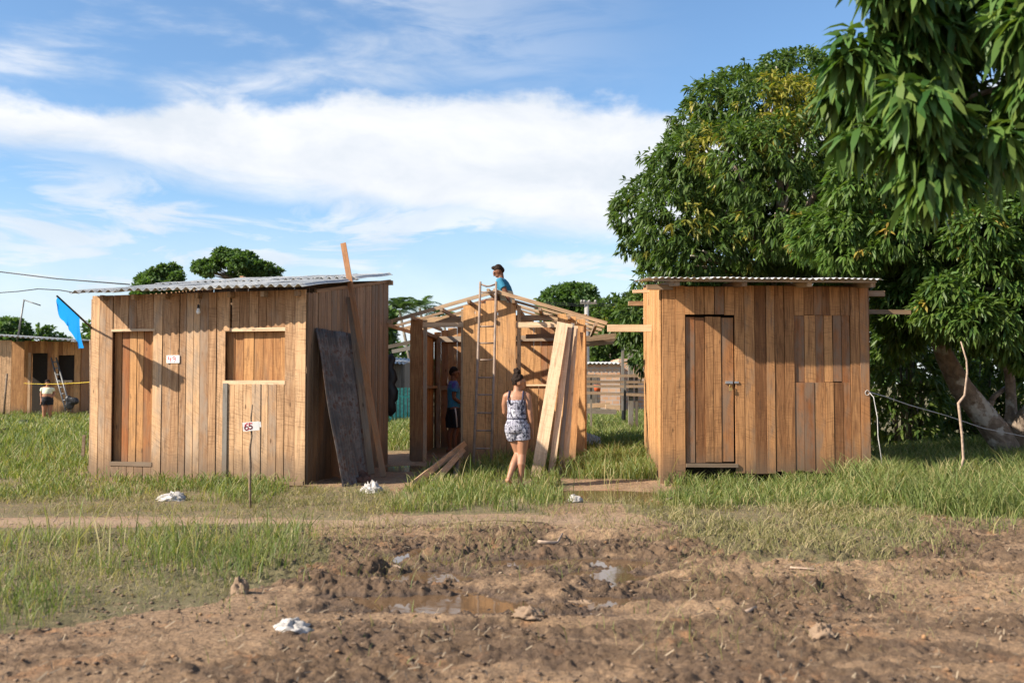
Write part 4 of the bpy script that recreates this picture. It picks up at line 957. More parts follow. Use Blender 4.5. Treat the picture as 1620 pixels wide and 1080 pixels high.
# blue flag on a slanting pole
f0 = P(90, 468, 13.75); f1 = F.at(-.0, F.uz(150, 518)[1]-.0, .03); f2 = f1+(f1-f0)*.10
fl = thing('flag', f1, 'bright blue flag on a slanting pole fixed to the left corner of hut 49', 'flag')
mb = MB(); mb.tube([f0, f0*.6+f1*.4, f2], [.013, .014, .016], 8); mb.build('pole', M['cable'], fl)
V, Q = [], []; NI, NJ = 26, 26; ax = (f1-f0)
for i in range(NI+1):
    s_ = i/NI; top_ = f0+ax*(.03+.62*s_); drop = .10+.38*min(1, s_*1.7)*(.85+.2*math.sin(s_*9))
    if s_ > .92: drop *= .97
    for j in range(NJ+1):
        t_ = j/NJ; V.append(top_+Vector((.10*t_*s_-.02*t_, -.05*math.sin(t_*2.5)+.045*math.sin(s_*17+t_*2)*t_, -drop*t_-.01*math.sin(s_*40)*t_)))
for i in range(NI):
    for j in range(NJ): k = i*(NJ+1)+j; Q.append((k, k+1, k+NJ+2, k+NJ+1))
o = npmesh('cloth', np.array(V), np.array(Q), np.zeros((0, 3), int), M['flag'], fl, smooth=True)
# sheets and planks leaning on hut 49
def leansheet(name, p00, p10, pb, label):
    o = sheet(name, M['old_sheet'], None, p00, p10, pb, .085, .015, .004, 14, sag=.02); return tag(o, label, 'roofing sheet', 'old roofing sheets leaning on hut 49')
leansheet('roofing_sheet', P(499, 519, 14.15), P(532, 524, 14.78), P(541, 770, 13.65), 'dark grimy corrugated sheet, the front and taller of the two leaning on the hut')
leansheet('roofing_sheet', P(527, 523, 14.95), P(556, 527, 15.5), P(558, 764, 14.35), 'dark grey corrugated sheet tucked behind the front one, nearer the long plank')
planks('plank', P(607, 754, 14.6), P(543, 385, 15.75), .085, .035, M['hut_new'], 'very long pale plank leaning on hut 49 and sticking up high above its roof', 'plank', col=(.3, .9, .4))
planks('plank', P(588, 750, 14.75), P(553, 470, 15.6), .10, .03, M['hut_side'], 'shorter brown plank leaning on the hut wall behind the long one', 'plank', col=(.4, .9, .7))
planks('plank', G(82, 764), G(141, 757), .09, .03, M['weathered'], 'grey board lying in the grass left of hut 49', 'plank', up=(0, 0, 1))
planks('stake', P(131, 727, 17.5), P(133, 688, 17.5), .05, .03, M['stick'], 'short wooden stake standing in the field left of hut 49', 'stake')
mb = MB(); mb.tube([P(145, 735, 16.6)*1, P(144, 640, 16.5), P(143, 537, 16.5)], [.025, .022, .018], 6); tag(mb.build('pole', M['stick']), 'thin upright pole close to the left wall of hut 49', 'pole')
# black tarp at the rear corner
mb = MB(); tp = []
for k in range(14):
    t_ = k/13; tp.append(P(617+3*math.sin(k*1.7), 560+98*t_, 18.6))
mb.tube(tp, [.05, .075, .09, .10, .10, .12, .12, .13, .13, .14, .13, .12, .08, .03], 12, flat=.5)
tag(mb.build('tarp', M['black_plastic']), 'black plastic tarp bundled on the rear corner of hut 49', 'tarp')
# ladder
la = thing('ladder', P(764, 741, 16.4), 'tall wooden ladder leaning on the gable of the unfinished hut', 'ladder')
l0, l1 = P(749, 741, 16.4), P(760, 446, 17.38); r0_, r1_ = P(777, 741, 16.4), P(785, 446, 17.38)
for a, b_, nm in ((l0, l1, 'rail'), (r0_, r1_, 'rail')):
    mb = MB(); mid = (a+b_)/2+Vector((.008, -.01, 0)); mb.tube([a, mid, b_], [.027, .024, .021], 7); mb.build(nm, M['ladder'], la)
for y in (463, 520, 547, 574, 602, 629, 657, 684, 711):
    f = (741-y)/(741-446); mb = MB(); mb.tube([l0+(l1-l0)*f, r0_+(r1_-r0_)*f], .014, 6); mb.build('rung', M['ladder'], la)
mb = MB(); a, b_ = l1-(l1-l0)*.012, r1_-(r1_-r0_)*.012; mb.tube([a, a*.6+b_*.4-Vector((0, 0, .04)), a*.4+b_*.6-Vector((0, 0, .035)), b_], .016, 6); mb.build('rung', M['ladder'], la)
# planks leaning on the unfinished hut
gp = 'planks leaning on the unfinished hut'
planks('plank', P(849, 756, 14.9), P(890, 511, 16.95), .19, .03, M['fresh'], 'widest palest plank, leftmost and in front of the leaning bunch', 'plank', gp, col=(.85, .2, .31))
planks('plank', P(871, 758, 15.0), P(901, 513, 17.05), .10, .03, M['fresh'], 'pale narrow plank just right of the widest leaning one', 'plank', gp, col=(.6, .3, .62))
planks('plank', P(884, 756, 15.15), P(906, 512, 17.15), .06, .03, M['weathered'], 'grey streaked plank in the middle of the leaning bunch', 'plank', gp, col=(.9, .9, .1))
planks('plank', P(893, 754, 15.25), P(910, 516, 17.25), .09, .028, M['fresh'], 'knotty weathered pale plank low in the leaning bunch', 'plank', gp, col=(.4, .7, .8))
planks('plank', P(902, 742, 15.8), P(917, 516, 17.4), .14, .03, M['hut_new'], 'orange brown plank, rightmost of the leaning bunch', 'plank', gp, col=(.35, .5, .5))
gp = 'sawn timbers on the ground at the open doorway'
planks('timber', GZ_(G(652, 773))+Vector((0, 0, .05)), P(734, 702, 17.6), .09, .07, M['rafter'], 'upper longest sawn timber slanting into the doorway', 'timber', gp, col=(.8, .4, .2))
planks('timber', GZ_(G(677, 772))+Vector((0, 0, .04)), P(726, 718, 16.6), .05, .05, M['weathered'], 'thin grey timber between the two thick ones', 'timber', gp)
planks('timber', GZ_(G(682, 772))+Vector((0, 0, .05)), P(732, 712, 16.9), .09, .07, M['rafter'], 'lower thick sawn timber slanting into the doorway', 'timber', gp, col=(.6, .7, .6))
planks('timber', P(721, 762, 14.2), P(725, 722, 16.6), .08, .06, M['hut_side'], 'short dark timber with a pale cut end beside the doorway panel', 'timber', gp)
# stick, cords
s0 = GZ_(G(1513, 764)); mb = MB(); Ds = s0.y
mb.tube([s0-Vector((0, 0, .05))]+[P(x, y, Ds) for x, y in ((1519, 745), (1524, 725), (1522, 690), (1517, 645), (1516, 638), (1526, 625), (1530, 590), (1529, 570), (1520, 540))], [.022, .02, .018, .018, .02, .02, .016, .014, .012, .009], 7)
tag(mb.build('branch_stake', M['pale_stick']), 'crooked pale branch stuck upright in the grass right of the orange hut', 'branch')
def cord(name, pts, r, mat, label, cat, sag=0, n=14):
    P_ = [Vector(p) for p in pts]; q = []
    if len(P_) == 2:
        for i in range(n+1): t_ = i/n; q.append(P_[0]*(1-t_)+P_[1]*t_-Vector((0, 0, sag*4*t_*(1-t_))))
    else: q = P_
    mb = MB(); mb.tube(q, r, 5); return tag(mb.build(name, mat), label, cat)
ha = F3.at(F3.len-.01, F3.uz(1372, 620)[1], .03)
cord('rope', [ha, P(1400, 627, 14.6), P(1440, 641, 15), P(1500, 658, 15.6), P(1555, 677, 16.4), P(1640, 694, 17)], .0075, M['rope'], 'white rope stretched from the right hut corner to the mango trunk', 'rope')
cord('rope', [ha, P(1382, 628, 14.2), P(1388, 660, 14.1), P(1389, 690, 14.0), P(1396, 736, 13.9)], .0055, M['rope'], 'white rope end dangling to the grass at the right hut corner', 'rope')
mb = MB(); mb.tube([ha+Vector((.03*math.cos(a), -.01, .035*math.sin(a)-.01)) + Vector((-.03, 0, 0)) for a in [i*.5 for i in range(13)]], .005, 5); tag(mb.build('rope', M['rope']), 'small white rope knot loop on the right hut corner', 'rope')
cord('power_cable', [P(-60, 424, 24), P(0, 430, 24), P(90, 441, 23), P(205, 450, 21)], .014, M['cable'], 'upper black cable running to the left hut roof', 'cable')
cord('power_cable', [P(-60, 464, 22), P(0, 463, 22), P(28, 461, 21), P(60, 457, 20), P(95, 459, 19), P(125, 464, 17.5)], .010, M['cable'], 'lower kinked black cable ending near the left hut eave', 'cable')
cord('yellow_cord', [P(38, 606, 30), P(146, 604, 18)], .006, M['yellow'], 'yellow cord stretched across the field left of hut 49', 'cord', .03)
# ------------------------------------------------------------ litter
def crumple(name, px, py, L, Wd, H, mat, label, cat, seed, group=None, rot=0):
    rg_ = np.random.default_rng(seed); c = GZ_(G(px, py)); n, m_ = 48, 26; V = []; Q = []
    for i in range(m_+1):
        for k in range(n):
            a = 2*math.pi*k/n; el = math.pi*i/m_-math.pi/2
            rr = 1+.42*(fbm(np.array([math.cos(a)*1.7+seed]), np.array([math.sin(a)*1.7+el*1.8]), seed, 4, .65)[0]-.5)*2+.16*(1-2*abs(2*vnoise(np.array([math.cos(a)*4.3+seed]), np.array([math.sin(a)*4.3+el*3.1]), seed+5)[0]-1))
            V.append((c.x+(math.cos(a)*math.cos(el)*L*math.cos(rot)-math.sin(a)*math.cos(el)*Wd*math.sin(rot))*rr, c.y+(math.sin(a)*math.cos(el)*Wd*math.cos(rot)+math.cos(a)*math.cos(el)*L*math.sin(rot))*rr, c.z+max(math.sin(el), -.15)*H*rr**2+.01))
    for i in range(m_):
        for k in range(n): Q.append((i*n+k, i*n+(k+1) % n, (i+1)*n+(k+1) % n, (i+1)*n+k))
    o = npmesh(name, np.array(V), np.array(Q), np.zeros((0, 3), int), mat, smooth=False); return tag(o, label, cat, group)
gl = 'white litter on the ground'
crumple('plastic_bag', 272, 788, .17, .10, .06, M['bag'], 'crumpled whitish bag in the grass in front of hut 49', 'plastic bag', 1, gl)
crumple('plastic_bag', 588, 778, .14, .09, .09, M['bag'], 'crumpled white bag below the leaning corrugated sheets', 'plastic bag', 2, gl)
crumple('plastic_bag', 465, 994, .11, .08, .045, M['bag'], 'white bag lying alone on the bare mud in the foreground', 'plastic bag', 3, gl)
crumple('plastic_bag', 693, 775, .16, .07, .02, M['bag'], 'flat pale bag by the ends of the timbers', 'plastic bag', 4, gl)
crumple('paper_scrap', 910, 797, .08, .05, .05, M['bag'], 'small white scrap at the wet patch in front of the middle hut', 'scrap', 5, gl)
crumple('cloth_heap', 566, 762, .16, .10, .10, plain('rag', (.10, .05, .035), .9, var=.5), 'dark reddish rag heap at the foot of the leaning sheets', 'rag', 8)
stone = plain('stone', (.25, .17, .11), .9, var=.2, scale=8, bump=.8)
for i, (x, y, l, w_, h_, lab) in enumerate(((380, 938, .06, .05, .06, 'small brown stone at the edge of the grass tuft'), (922, 936, .12, .06, .03, 'flat pale stone beside the puddles'), (1300, 1010, .07, .06, .05, 'rounded brown stone in the lower right mud'), (838, 972, .10, .08, .035, 'orange clay lump in the middle of the mud'), (1120, 795, .04, .03, .05, 'little stone in the green strip before the right hut'))):
    crumple('stone', x, y, l, w_, h_, stone, lab, 'stone', 20+i, 'stones in the mud')
def twig(pts, r, lab):
    mb = MB(); mb.tube([GZ_(G(x, y))+Vector((0, 0, h_)) for x, y, h_ in pts], r, 6); tag(mb.build('driftwood', M['stick'] if 'track' in lab else M['pale_stick']), lab, 'stick', 'sticks lying in the mud')
twig([(851, 861, .02), (872, 860, .03), (882, 855, .03), (890, 845, .03)], [.014, .016, .012, .008], 'bent pale stick in the mud above the puddles')
twig([(616, 888, .015), (626, 891, .02), (634, 893, .015)], [.010, .013, .008], 'short pale wood piece at the left of the puddles')
twig([(1250, 905, .012), (1290, 909, .018)], [.008, .006], 'straight pale stick in the right part of the mud')
twig([(1178, 975, .012), (1196, 968, .03)], [.014, .010], 'stubby pale wood piece in the lower middle mud')
twig([(700, 827, .02), (780, 825, .03), (860, 829, .02)], [.007, .008, .006], 'long thin dark stick along the track')
wdm = M['weathered']
planks('board', G(362, 768)+Vector((0, 0, .03)), G(392, 763)+Vector((0, 0, .03)), .06, .02, M['fresh'], 'small pale board scrap in front of hut 49', 'board', up=(0, 0, 1))
planks('board', P(445, 765, 13.75), P(480, 764, 13.65), .05, .04, M['fresh'], 'pale board end under the right corner of hut 49', 'board')
planks('board', G(1056, 792)+Vector((0, 0, .02)), G(1120, 777)+Vector((0, 0, .02)), .05, .02, wdm, 'grey board scrap lying by the wet patch at the right hut corner', 'board', up=(0, 0, 1))
# ============================================================ FARTHER OFF
brick, t, b = newmat('brick')
pos = t.n.new('ShaderNodeTexCoord').outputs['Object']; br = t.n.new('ShaderNodeTexBrick'); q = t.sep(pos)
t.put(br.inputs['Vector'], t.xyz(t.m('ADD', q[0], q[1]), q[2], 0.0)); br.inputs['Scale'].default_value = 1.0
br.inputs['Brick Width'].default_value = .30; br.inputs['Row Height'].default_value = .17; br.inputs['Mortar Size'].default_value = .016
br.inputs['Color1'].default_value = (.50, .25, .13, 1); br.inputs['Color2'].default_value = (.62, .37, .22, 1); br.inputs['Mortar'].default_value = (.42, .38, .34, 1)
t.put(b.inputs['Base Color'], t.mix(t.ss(t.noise(pos, 3, 4), .4, .7, 0, .4), br.outputs[0], (.55, .42, .33))); b.inputs['Roughness'].default_value = .9
def bx(mb, x0, x1, y0, y1, z0, z1): mb.box(((x0+x1)/2, (y0+y1)/2, (z0+z1)/2), (0, 0, (z1-z0)/2), ((x1-x0)/2, 0, 0), (0, (y1-y0)/2, 0))
# brick house right of centre
D_ = 42; k_ = D_/FPX; X = lambda px: (px-810)*k_; Z = lambda py: CH+(606-py)*k_
bh = thing('brick_house', (X(950), D_+2, 0), 'low bare brick house beyond the rail fence, between the middle and right huts', 'house', 'brick houses beyond the plot')
mb = MB(); bx(mb, X(900), X(981), D_, D_+4, -.1, Z(576)); mb.build('wall', brick, bh)
mb = MB(); bx(mb, X(985), X(1050), D_+1.5, D_+5, -.1, Z(566)); mb.build('wall', brick, bh)
o = sheet('roof', M['cement'], bh, (X(896), D_-.2, Z(575)), (X(983), D_-.2, Z(575)), (X(896), D_+4.2, Z(570)), .18, .03, .01)
mb = MB(); bx(mb, X(926), X(944), D_-.06, D_-.005, .2, Z(592)); mb.build('window', M['weathered'], bh)
# brick gable behind the left hut
D_ = 32; k_ = D_/FPX; h2 = thing('brick_house', ((382-810)*k_, D_+2, 0), 'brick house whose unfinished stepped gable top shows just above the left hut roof', 'house', 'brick houses beyond the plot')
mb = MB(); bx(mb, (290-810)*k_, (470-810)*k_, D_+.01, D_+5, -.1, 4.3); mb.build('wall', brick, h2)
mb = MB(); zz = lambda py: CH+(606-py)*k_
bx(mb, (362-810)*k_, (398-810)*k_, D_, D_+.3, 4.31, zz(441)); bx(mb, (378-810)*k_, (383-810)*k_, D_, D_+.3, zz(441)+.002, zz(436)); bx(mb, (387-810)*k_, (396-810)*k_, D_, D_+.3, zz(441)+.002, zz(438.5)); mb.build('gable', brick, h2)
# rail fence
D_ = 27; k_ = D_/FPX; fe = thing('rail_fence', ((975-810)*k_, D_, 0), 'weathered grey rail fence with uneven posts in front of the brick house', 'fence')
Xf = lambda px: (px-810)*k_; Zf = lambda py: CH+(606-py)*k_
for px_, y0, w_ in ((998, 548, .13), (1007, 578, .07), (935, 596, .05), (1060, 590, .1), (860, 590, .1)):
    mb = MB(); bx(mb, Xf(px_)-w_/2, Xf(px_)+w_/2, D_, D_+w_, -.1, Zf(y0)); mb.build('post', wdm, fe)
for (xa, ya, xb, yb_) in ((850, 596, 1100, 593), (850, 603, 1100, 605), (850, 611, 1100, 611), (850, 618, 1100, 628)):
    mb = MB(); mb.beam((Xf(xa), D_-.06, Zf(ya)), (Xf(xb), D_-.06, Zf(yb_)), .075, .035, (0, 1, 0)); mb.build('rail', M['hut_side'], fe)
mb = MB(); mb.beam(P(988, 664, 22.5), P(989, 602, 22.5), .05, .05, (0, 1, 0)); tag(mb.build('post', wdm), 'thin leaning post standing in the lush grass before the rail fence', 'post')
# old roofed rack
ra = thing('lean_to', P(965, 600, 30)*1, 'old collapsed lean-to of grey boards above the rail fence', 'shed'); ra.location.z = 0
for i, (xa, ya, xb, yb_, w_) in enumerate(((925, 536, 985, 530, .16), (925, 541, 990, 534, .14), (925, 546, 975, 541, .10), (925, 533, 960, 531, .07))):
    mb = MB(); mb.beam(P(xa, ya, 30), P(xb, yb_, 30+i*.3), w_, .05, (0, 1, 0)); mb.build('roof_board', M['rafter'], ra)
for x in (927, 985):
    mb = MB(); p = P(x, 540, 30.2); mb.beam((p.x, p.y, -.1), p, .08, .08, (0, 1, 0)); mb.build('post', wdm, ra)
# planks lying beyond
for i, (xa, ya, xb, yb_, lab) in enumerate(((925, 642, 965, 640, 'left pale plank of the stack lying in the grass beyond the middle hut'), (958, 643, 981, 644, 'right short plank lying in the grass beyond the middle hut'), (925, 650, 975, 651, 'low grey plank in the grass beyond the middle hut'))):
    p0, p1 = P(xa, ya, 31-i), P(xb, yb_, 31-i); planks('plank', p0, p1, .14, .12, M['fresh'] if i < 2 else wdm, lab, 'plank', 'planks lying in the grass beyond')
o = sheet('tin_sheet', M['cement'], None, P(926, 684, 20), P(950, 691, 20.3), P(926, 703, 19.6), .1, .01, .004); tag(o, 'grey tin sheet leaning low in grass right of the unfinished hut', 'tin sheet')
mb = MB(); c_ = P(945, 613, 34); mb.tube([c_-Vector((0, 0, .12)), c_+Vector((0, 0, .1))], [.10, .13], 14); tag(mb.build('bucket', plain('red_plastic', (.55, .10, .03), .5)), 'small red and orange bucket before the brick house', 'bucket')
# utility pole
D_ = 46; k_ = D_/FPX; up_ = thing('utility_pole', ((928-810)*k_, D_, 0), 'grey concrete utility pole with crossarm behind the unfinished hut', 'utility pole')
conc = plain('concrete', (.33, .31, .29), .9); Xf = lambda px: (px-810)*k_; Zf = lambda py: CH+(606-py)*k_
mb = MB(); mb.tube([(Xf(928), D_, -.1), (Xf(928.5), D_, Zf(476))], [.15, .10], 10); mb.build('pole', conc, up_)
mb = MB(); bx(mb, Xf(918), Xf(944), D_-.16, D_-.10, Zf(481), Zf(478)); mb.build('crossarm', wdm, up_)
for x in (920, 924.5, 932, 942):
    mb = MB(); mb.tube([(Xf(x), D_-.13, Zf(478)), (Xf(x), D_-.13, Zf(474.5))], [.06, .045], 8); mb.build('insulator', conc, up_)
for i, (y, lab) in enumerate(((477, 'upper thin power line behind the unfinished hut'), (480, 'lower thin power line behind the unfinished hut'))):
    cord('power_line', [P(860, y+1, 46), P(1040, y, 46)], .014, M['cable'], lab, 'power line', .1)
# shack and turquoise fence in the gap right of hut 49
D_ = 38; k_ = D_/FPX; sh = thing('shack', ((632-810)*k_, D_, 0), 'small grey shack with a tin roof seen between the left and middle huts', 'shack')
Xf = lambda px: (px-810)*k_; Zf = lambda py: CH+(606-py)*k_
mb = MB(); bx(mb, Xf(590), Xf(640), D_, D_+3, -.1, Zf(572)); mb.build('wall', wdm, sh)
sheet('roof', M['cement'], sh, (Xf(585), D_-.6, Zf(571)), (Xf(641), D_-.6, Zf(576)), (Xf(585), D_+3.2, Zf(560)), .15, .025, .01)
mb = MB(); bx(mb, Xf(637), Xf(640), D_-.5, D_-.4, -.1, Zf(575)); mb.build('post', wdm, sh)
for i, (xa, ya, xb, yb_) in enumerate(((612, 549, 650, 541), (620, 556, 652, 550))):
    planks('board', P(xa, ya, 33), P(xb, yb_, 33), .12, .05, wdm, ('upper' if i == 0 else 'lower')+' grey roof board sloping in the gap right of hut 49', 'board')
tq = plain('turquoise_paint', (.10, .42, .32), .7, var=.3); D_ = 34; k_ = D_/FPX
pf_ = thing('picket_fence', ((640-810)*k_, D_, 0), 'turquoise and green picket fence between the left and middle huts', 'fence')
for i in range(16):
    x = (586+i*6-810)*k_; mb = MB(); bx(mb, x, x+.09, D_, D_+.02, 0, CH-(612-606)*k_+random.uniform(-.05, .03)); mb.build('picket', tq if i % 3 else M['far_leaf'] if False else tq, pf_)
mb = MB(); bx(mb, (584-810)*k_, (684-810)*k_, D_+.022, D_+.06, .9, .98); mb.build('rail', tq, pf_)
# ---------------- distant hut at the left edge
D_ = 40; k_ = D_/FPX; Xf = lambda px: (px-810)*k_; Zf = lambda py: CH+(606-py)*k_
fh = thing('wooden_hut', (Xf(60), D_+2, 0), 'distant plank hut at the left edge with dark open door and window', 'hut', 'plank huts on the plot')
Wf = Wall((Xf(38), D_), (Xf(122), D_+.4)); uf = lambda px: (px-38)*k_
mb = MB()
Wf.boards(mb, 0, uf(50), 0, Zf(539), .16); Wf.boards(mb, uf(50), uf(73), Zf(558), Zf(539), .16); Wf.boards(mb, uf(73), uf(89), 0, Zf(540), .16)
Wf.boards(mb, uf(89), uf(113), 0, Zf(603), .16); Wf.boards(mb, uf(89), uf(113), Zf(561), Zf(540), .16); Wf.boards(mb, uf(113), uf(122), 0, Zf(541), .16)
mb.build('front_wall', M['hut_new'], fh)
Ws = Wall((Xf(-50), D_-1.2), (Xf(38), D_-1.0)); mb = MB(); Ws.boards(mb, 0, Ws.len, 0, Zf(538)-.05, .17, tone=(.8, .2, .4)); mb.build('front_wall', M['hut_pale'], fh)
mb = MB(); bx(mb, Xf(-50), Xf(121), D_+3.0, D_+3.2, 0, 3.2); mb.build('back_wall', M['hut_new'], fh)
mb = MB(); bx(mb, Xf(119), Xf(121.5), D_+.45, D_+3, 0, 3.1); mb.build('side_wall', M['hut_new'], fh)
mb = MB(); bx(mb, Xf(40), Xf(118), D_+.6, D_+.65, .05, 3.0); mb.build('inner_shade_panel', M['dark_inside'], fh)  # added dark panel, paints the shade seen through the open door and window
sheet('roof', M['cement'], fh, (Xf(-55), D_-1.6, Zf(529)), (Xf(142), D_-1.2, Zf(540.5)), (Xf(-55), D_+3.6, Zf(529)+.12), .2, .03, .012)
mb = MB(); mb.beam((Xf(50)-.05, D_-.06, 0), (Xf(50)-.05, D_-.06, Zf(558)), .1, .05, (0, 1, 0)); mb.build('door_frame', M['fresh'], fh)
mb = MB(); mb.beam((Xf(89), D_-.04, Zf(603)), (Xf(113), D_+.1, Zf(603)), .08, .05, (0, 1, 0)); mb.build('window_sill', M['fresh'], fh)
al = plain('grey_metal', (.16, .16, .16), .5, .5)
lf = thing('ladder', (Xf(98), D_-1.5, 0), 'small grey step ladder against the distant hut at the left edge', 'ladder')
for x0, x1 in ((104, 81), (112, 89)):
    mb = MB(); mb.tube([P(x0, 650, D_-1.5), P(x1, 566, D_-.3)], .035, 6); mb.build('rail', al, lf)
for i in range(8):
    f = .08+i*.12; a = P(104, 650, D_-1.5)*(1-f)+P(81, 566, D_-.3)*f; b_ = P(112, 650, D_-1.5)*(1-f)+P(89, 566, D_-.3)*f; mb = MB(); mb.tube([a, b_], .025, 5); mb.build('rung', al, lf)
an = thing('antenna', P(28, 536, D_-1), 'thin antenna mast with a crossbar on the distant hut roof', 'antenna')
mb = MB(); mb.tube([P(27, 540, D_-1), P(38, 475, D_-1)], [.04, .03], 6); mb.build('mast', al, an); mb = MB(); mb.tube([P(37, 474, D_-1), P(64, 483, D_-1.2)], .022, 6); mb.build('crossbar', al, an)
mb = MB()
for i in range(14): mb.ball(P(112+random.uniform(-6, 8), 637+random.uniform(-8, 10), D_-1.8), (random.uniform(.06, .2), .12, random.uniform(.05, .14)), 7, 5)
o = mb.build('scrap_heap', M['black_plastic']); md = o.modifiers.new('r', 'REMESH'); md.mode = 'VOXEL'; md.voxel_size = .06; tag(o, 'dark scrap heap beside the distant hut', 'scrap heap')
crumple('tyre_scraps', 43, 675, .75, .3, .14, M['black_plastic'], 'low black scrap pile in the field at the left edge', 'scrap pile', 31)
planks('board', P(-10, 686, 27), P(14, 682, 27.5), .2, .06, M['weathered'], 'pale board in the grass at the far left edge', 'board')
mb = MB(); mb.tube([P(6, 655, 34), P(11, 591, 34)], .04, 6); tag(mb.build('post', M['stick']), 'dark thin post in front of the distant hut', 'post')

# ============================================================ PEOPLE
M['skin'] = plain('tan_skin', (.36, .17, .095), .5, var=.06, bump=.05)
M['skin_dark'] = plain('brown_skin', (.20, .085, .045), .5, var=.06, bump=.05)
M['hair'] = plain('dark_brown_hair', (.022, .013, .009), .75, var=.5, scale=60, bump=1, spec=.15)
M['eye'] = plain('eye', (.03, .02, .02), .2, bump=0)
def fused(mb, name, mat, parent, vox=.009, smooth=4):
    o = mb.build(name, mat, parent); md = o.modifiers.new('r', 'REMESH'); md.mode = 'VOXEL'; md.voxel_size = vox; md.use_smooth_shade = True
    ms = o.modifiers.new('s', 'SMOOTH'); ms.factor = .5; ms.iterations = smooth
    bpy.context.view_layer.update(); ev = o.evaluated_get(bpy.context.evaluated_depsgraph_get()); me = bpy.data.meshes.new_from_object(ev)
    o.modifiers.clear(); o.data = me
    if not me.materials: me.materials.append(mat)
    for p_ in me.polygons: p_.use_smooth = True
    return o
class Person:
    def __init__(s, loc, yaw, label, skin, scale=1.0, kx=1.0):
        s.kx = kx
        s.loc = Vector(loc); s.c, s.s = math.cos(yaw), math.sin(yaw); s.k = scale; s.skin = skin
        s.root = thing('person', loc, label, 'person'); s.body = MB()
    def w(s, p): x, y, z = p; x *= s.kx; return Vector((s.loc.x+(x*s.c-y*s.s)*s.k, s.loc.y+(x*s.s+y*s.c)*s.k, s.loc.z+z*s.k))
    def limb(s, mb, pts, rad, flat=None, n=12, caps=True):
        q = [s.w(p) for p in pts]; r = [a*s.k for a in rad]; mb.tube(q, r, n, flat=flat)
        if caps and not flat: mb.ball(q[0], r[0]*.98, 10, 7); mb.ball(q[-1], r[-1]*.98, 10, 7)
    def ring(s, mb, secs, n=20):
        """stack of elliptical sections (cx, cy, z, rx, ry), closed"""
        vs = []; fs = []
        for (cx, cy, z, rx, ry) in secs:
            for k in range(n): a = 2*math.pi*k/n; vs.append(s.w((cx+rx*math.cos(a), cy+ry*math.sin(a), z)))
        for i in range(len(secs)-1):
            for k in range(n): fs.append((i*n+k, i*n+(k+1) % n, (i+1)*n+(k+1) % n, (i+1)*n+k))
        fs.append(tuple(range(n))[::-1]); fs.append(tuple((len(secs)-1)*n+k for k in range(n))); mb.add(vs, fs, None, None, True)
    def head(s, c, yaw, pitch, neck0, r=(.074, .092, .112)):
        """head with face, nose, ears, mouth; yaw about z (0 = looking along +y), pitch nods down"""
        cy, sy, cpi, spi = math.cos(yaw), math.sin(yaw), math.cos(pitch), math.sin(pitch)
        def h(p):
            x, y, z = p; y, z = y*cpi+z*spi, -y*spi+z*cpi; return (c[0]+x*cy-y*sy, c[1]+x*sy+y*cy, c[2]+z)
        s.h = h; mb = s.body
        s.limb(mb, [neck0, h((0, -.02, -.05))], [.056, .052])
        for p_, rr in (((0, -.012, .02), (.078, .094, .098)), ((0, .022, -.045), (.056, .062, .066)), ((0, .045, -.085), (.030, .030, .026)), ((0, .05, .005), (.06, .04, .06))):
            q = h(p_); mb.ball(s.w(q), [a*s.k for a in rr], 14, 10)
        s.limb(mb, [h((0, .085, .012)), h((0, .108, -.022))], [.011, .016])
        s.limb(mb, [h((-.022, .086, -.056)), h((.022, .086, -.056))], [.010, .010]); s.limb(mb, [h((-.02, .082, -.068)), h((.02, .082, -.068))], [.010, .010])
        s.limb(mb, [h((-.05, .075, .024)), h((.05, .075, .024))], [.013, .013])
        for sx in (-1, 1): s.limb(mb, [h((sx*.078, -.012, .012)), h((sx*.082, -.010, -.028))], [.017, .011])
    def eyes(s):
        mb = MB()
        for sx in (-1, 1): mb.ball(s.w(s.h((sx*.030, .080, .004))), .0115*s.k, 8, 6)
        mb.build('eyes', M['eye'], s.root)
    def hand(s, wrist, d_, side, curl=.35, up=None):
        """palm and five separate fingers; d_ direction the hand points, side = direction of the thumb"""
        w_ = Vector(wrist); d_ = Vector(d_).normalized(); t_ = Vector(side); t_ = (t_-d_*t_.dot(d_)).normalized(); pn = d_.cross(t_).normalized()
        if up is not None and pn.dot(Vector(up)) < 0: pn = -pn
        mb = s.body; pl = w_+d_*.085
        for f in (-.030, -.010, .010, .030): s.limb(mb, [w_+t_*f*.6, pl+t_*f], [.017, .012], n=8)
        for i, (f, L) in enumerate(((.030, .072), (.010, .080), (-.010, .075), (-.030, .058))):
            a = pl+t_*f; dd_ = d_+t_*f*2; b_ = a+dd_*L*.45+pn*L*curl*.15; c_ = b_+dd_*L*.33+pn*L*curl*.40; e = c_+dd_*L*.18+pn*L*curl*.40
            s.limb(mb, [a, b_, c_, e], [.0095, .009, .0082, .0072], n=8)
        a = w_+d_*.025+t_*.022; b_ = a+t_*.028+d_*.03+pn*.006; s.limb(mb, [a, b_, b_+d_*.032+pn*.010], [.014, .011, .009], n=8)
    def foot(s, ankle, d_, tilt=0, L=.17):
        a = Vector(ankle); d_ = Vector(d_).normalized(); mb = s.body; t_ = Vector((d_.y, -d_.x, 0)).normalized()
        heel = a-d_*.045+Vector((0, 0, -.055)); ball = a+d_*L*.62+Vector((0, 0, -.062-tilt)); 
        s.limb(mb, [a, heel], [.034, .030], n=10)
        for f in (-.022, 0, .022): s.limb(mb, [heel+t_*f*.6+Vector((0, 0, .012)), a*.5+ball*.5+t_*f*.9+Vector((0, 0, .004)), ball+t_*f], [.028, .024, .017], n=8)
        for i, f in enumerate((-.034, -.017, 0, .016, .030)): s.limb(mb, [ball+t_*f*.9, ball+t_*f+d_*(.045-.004*abs(i-1))], [.013, .009], n=8)
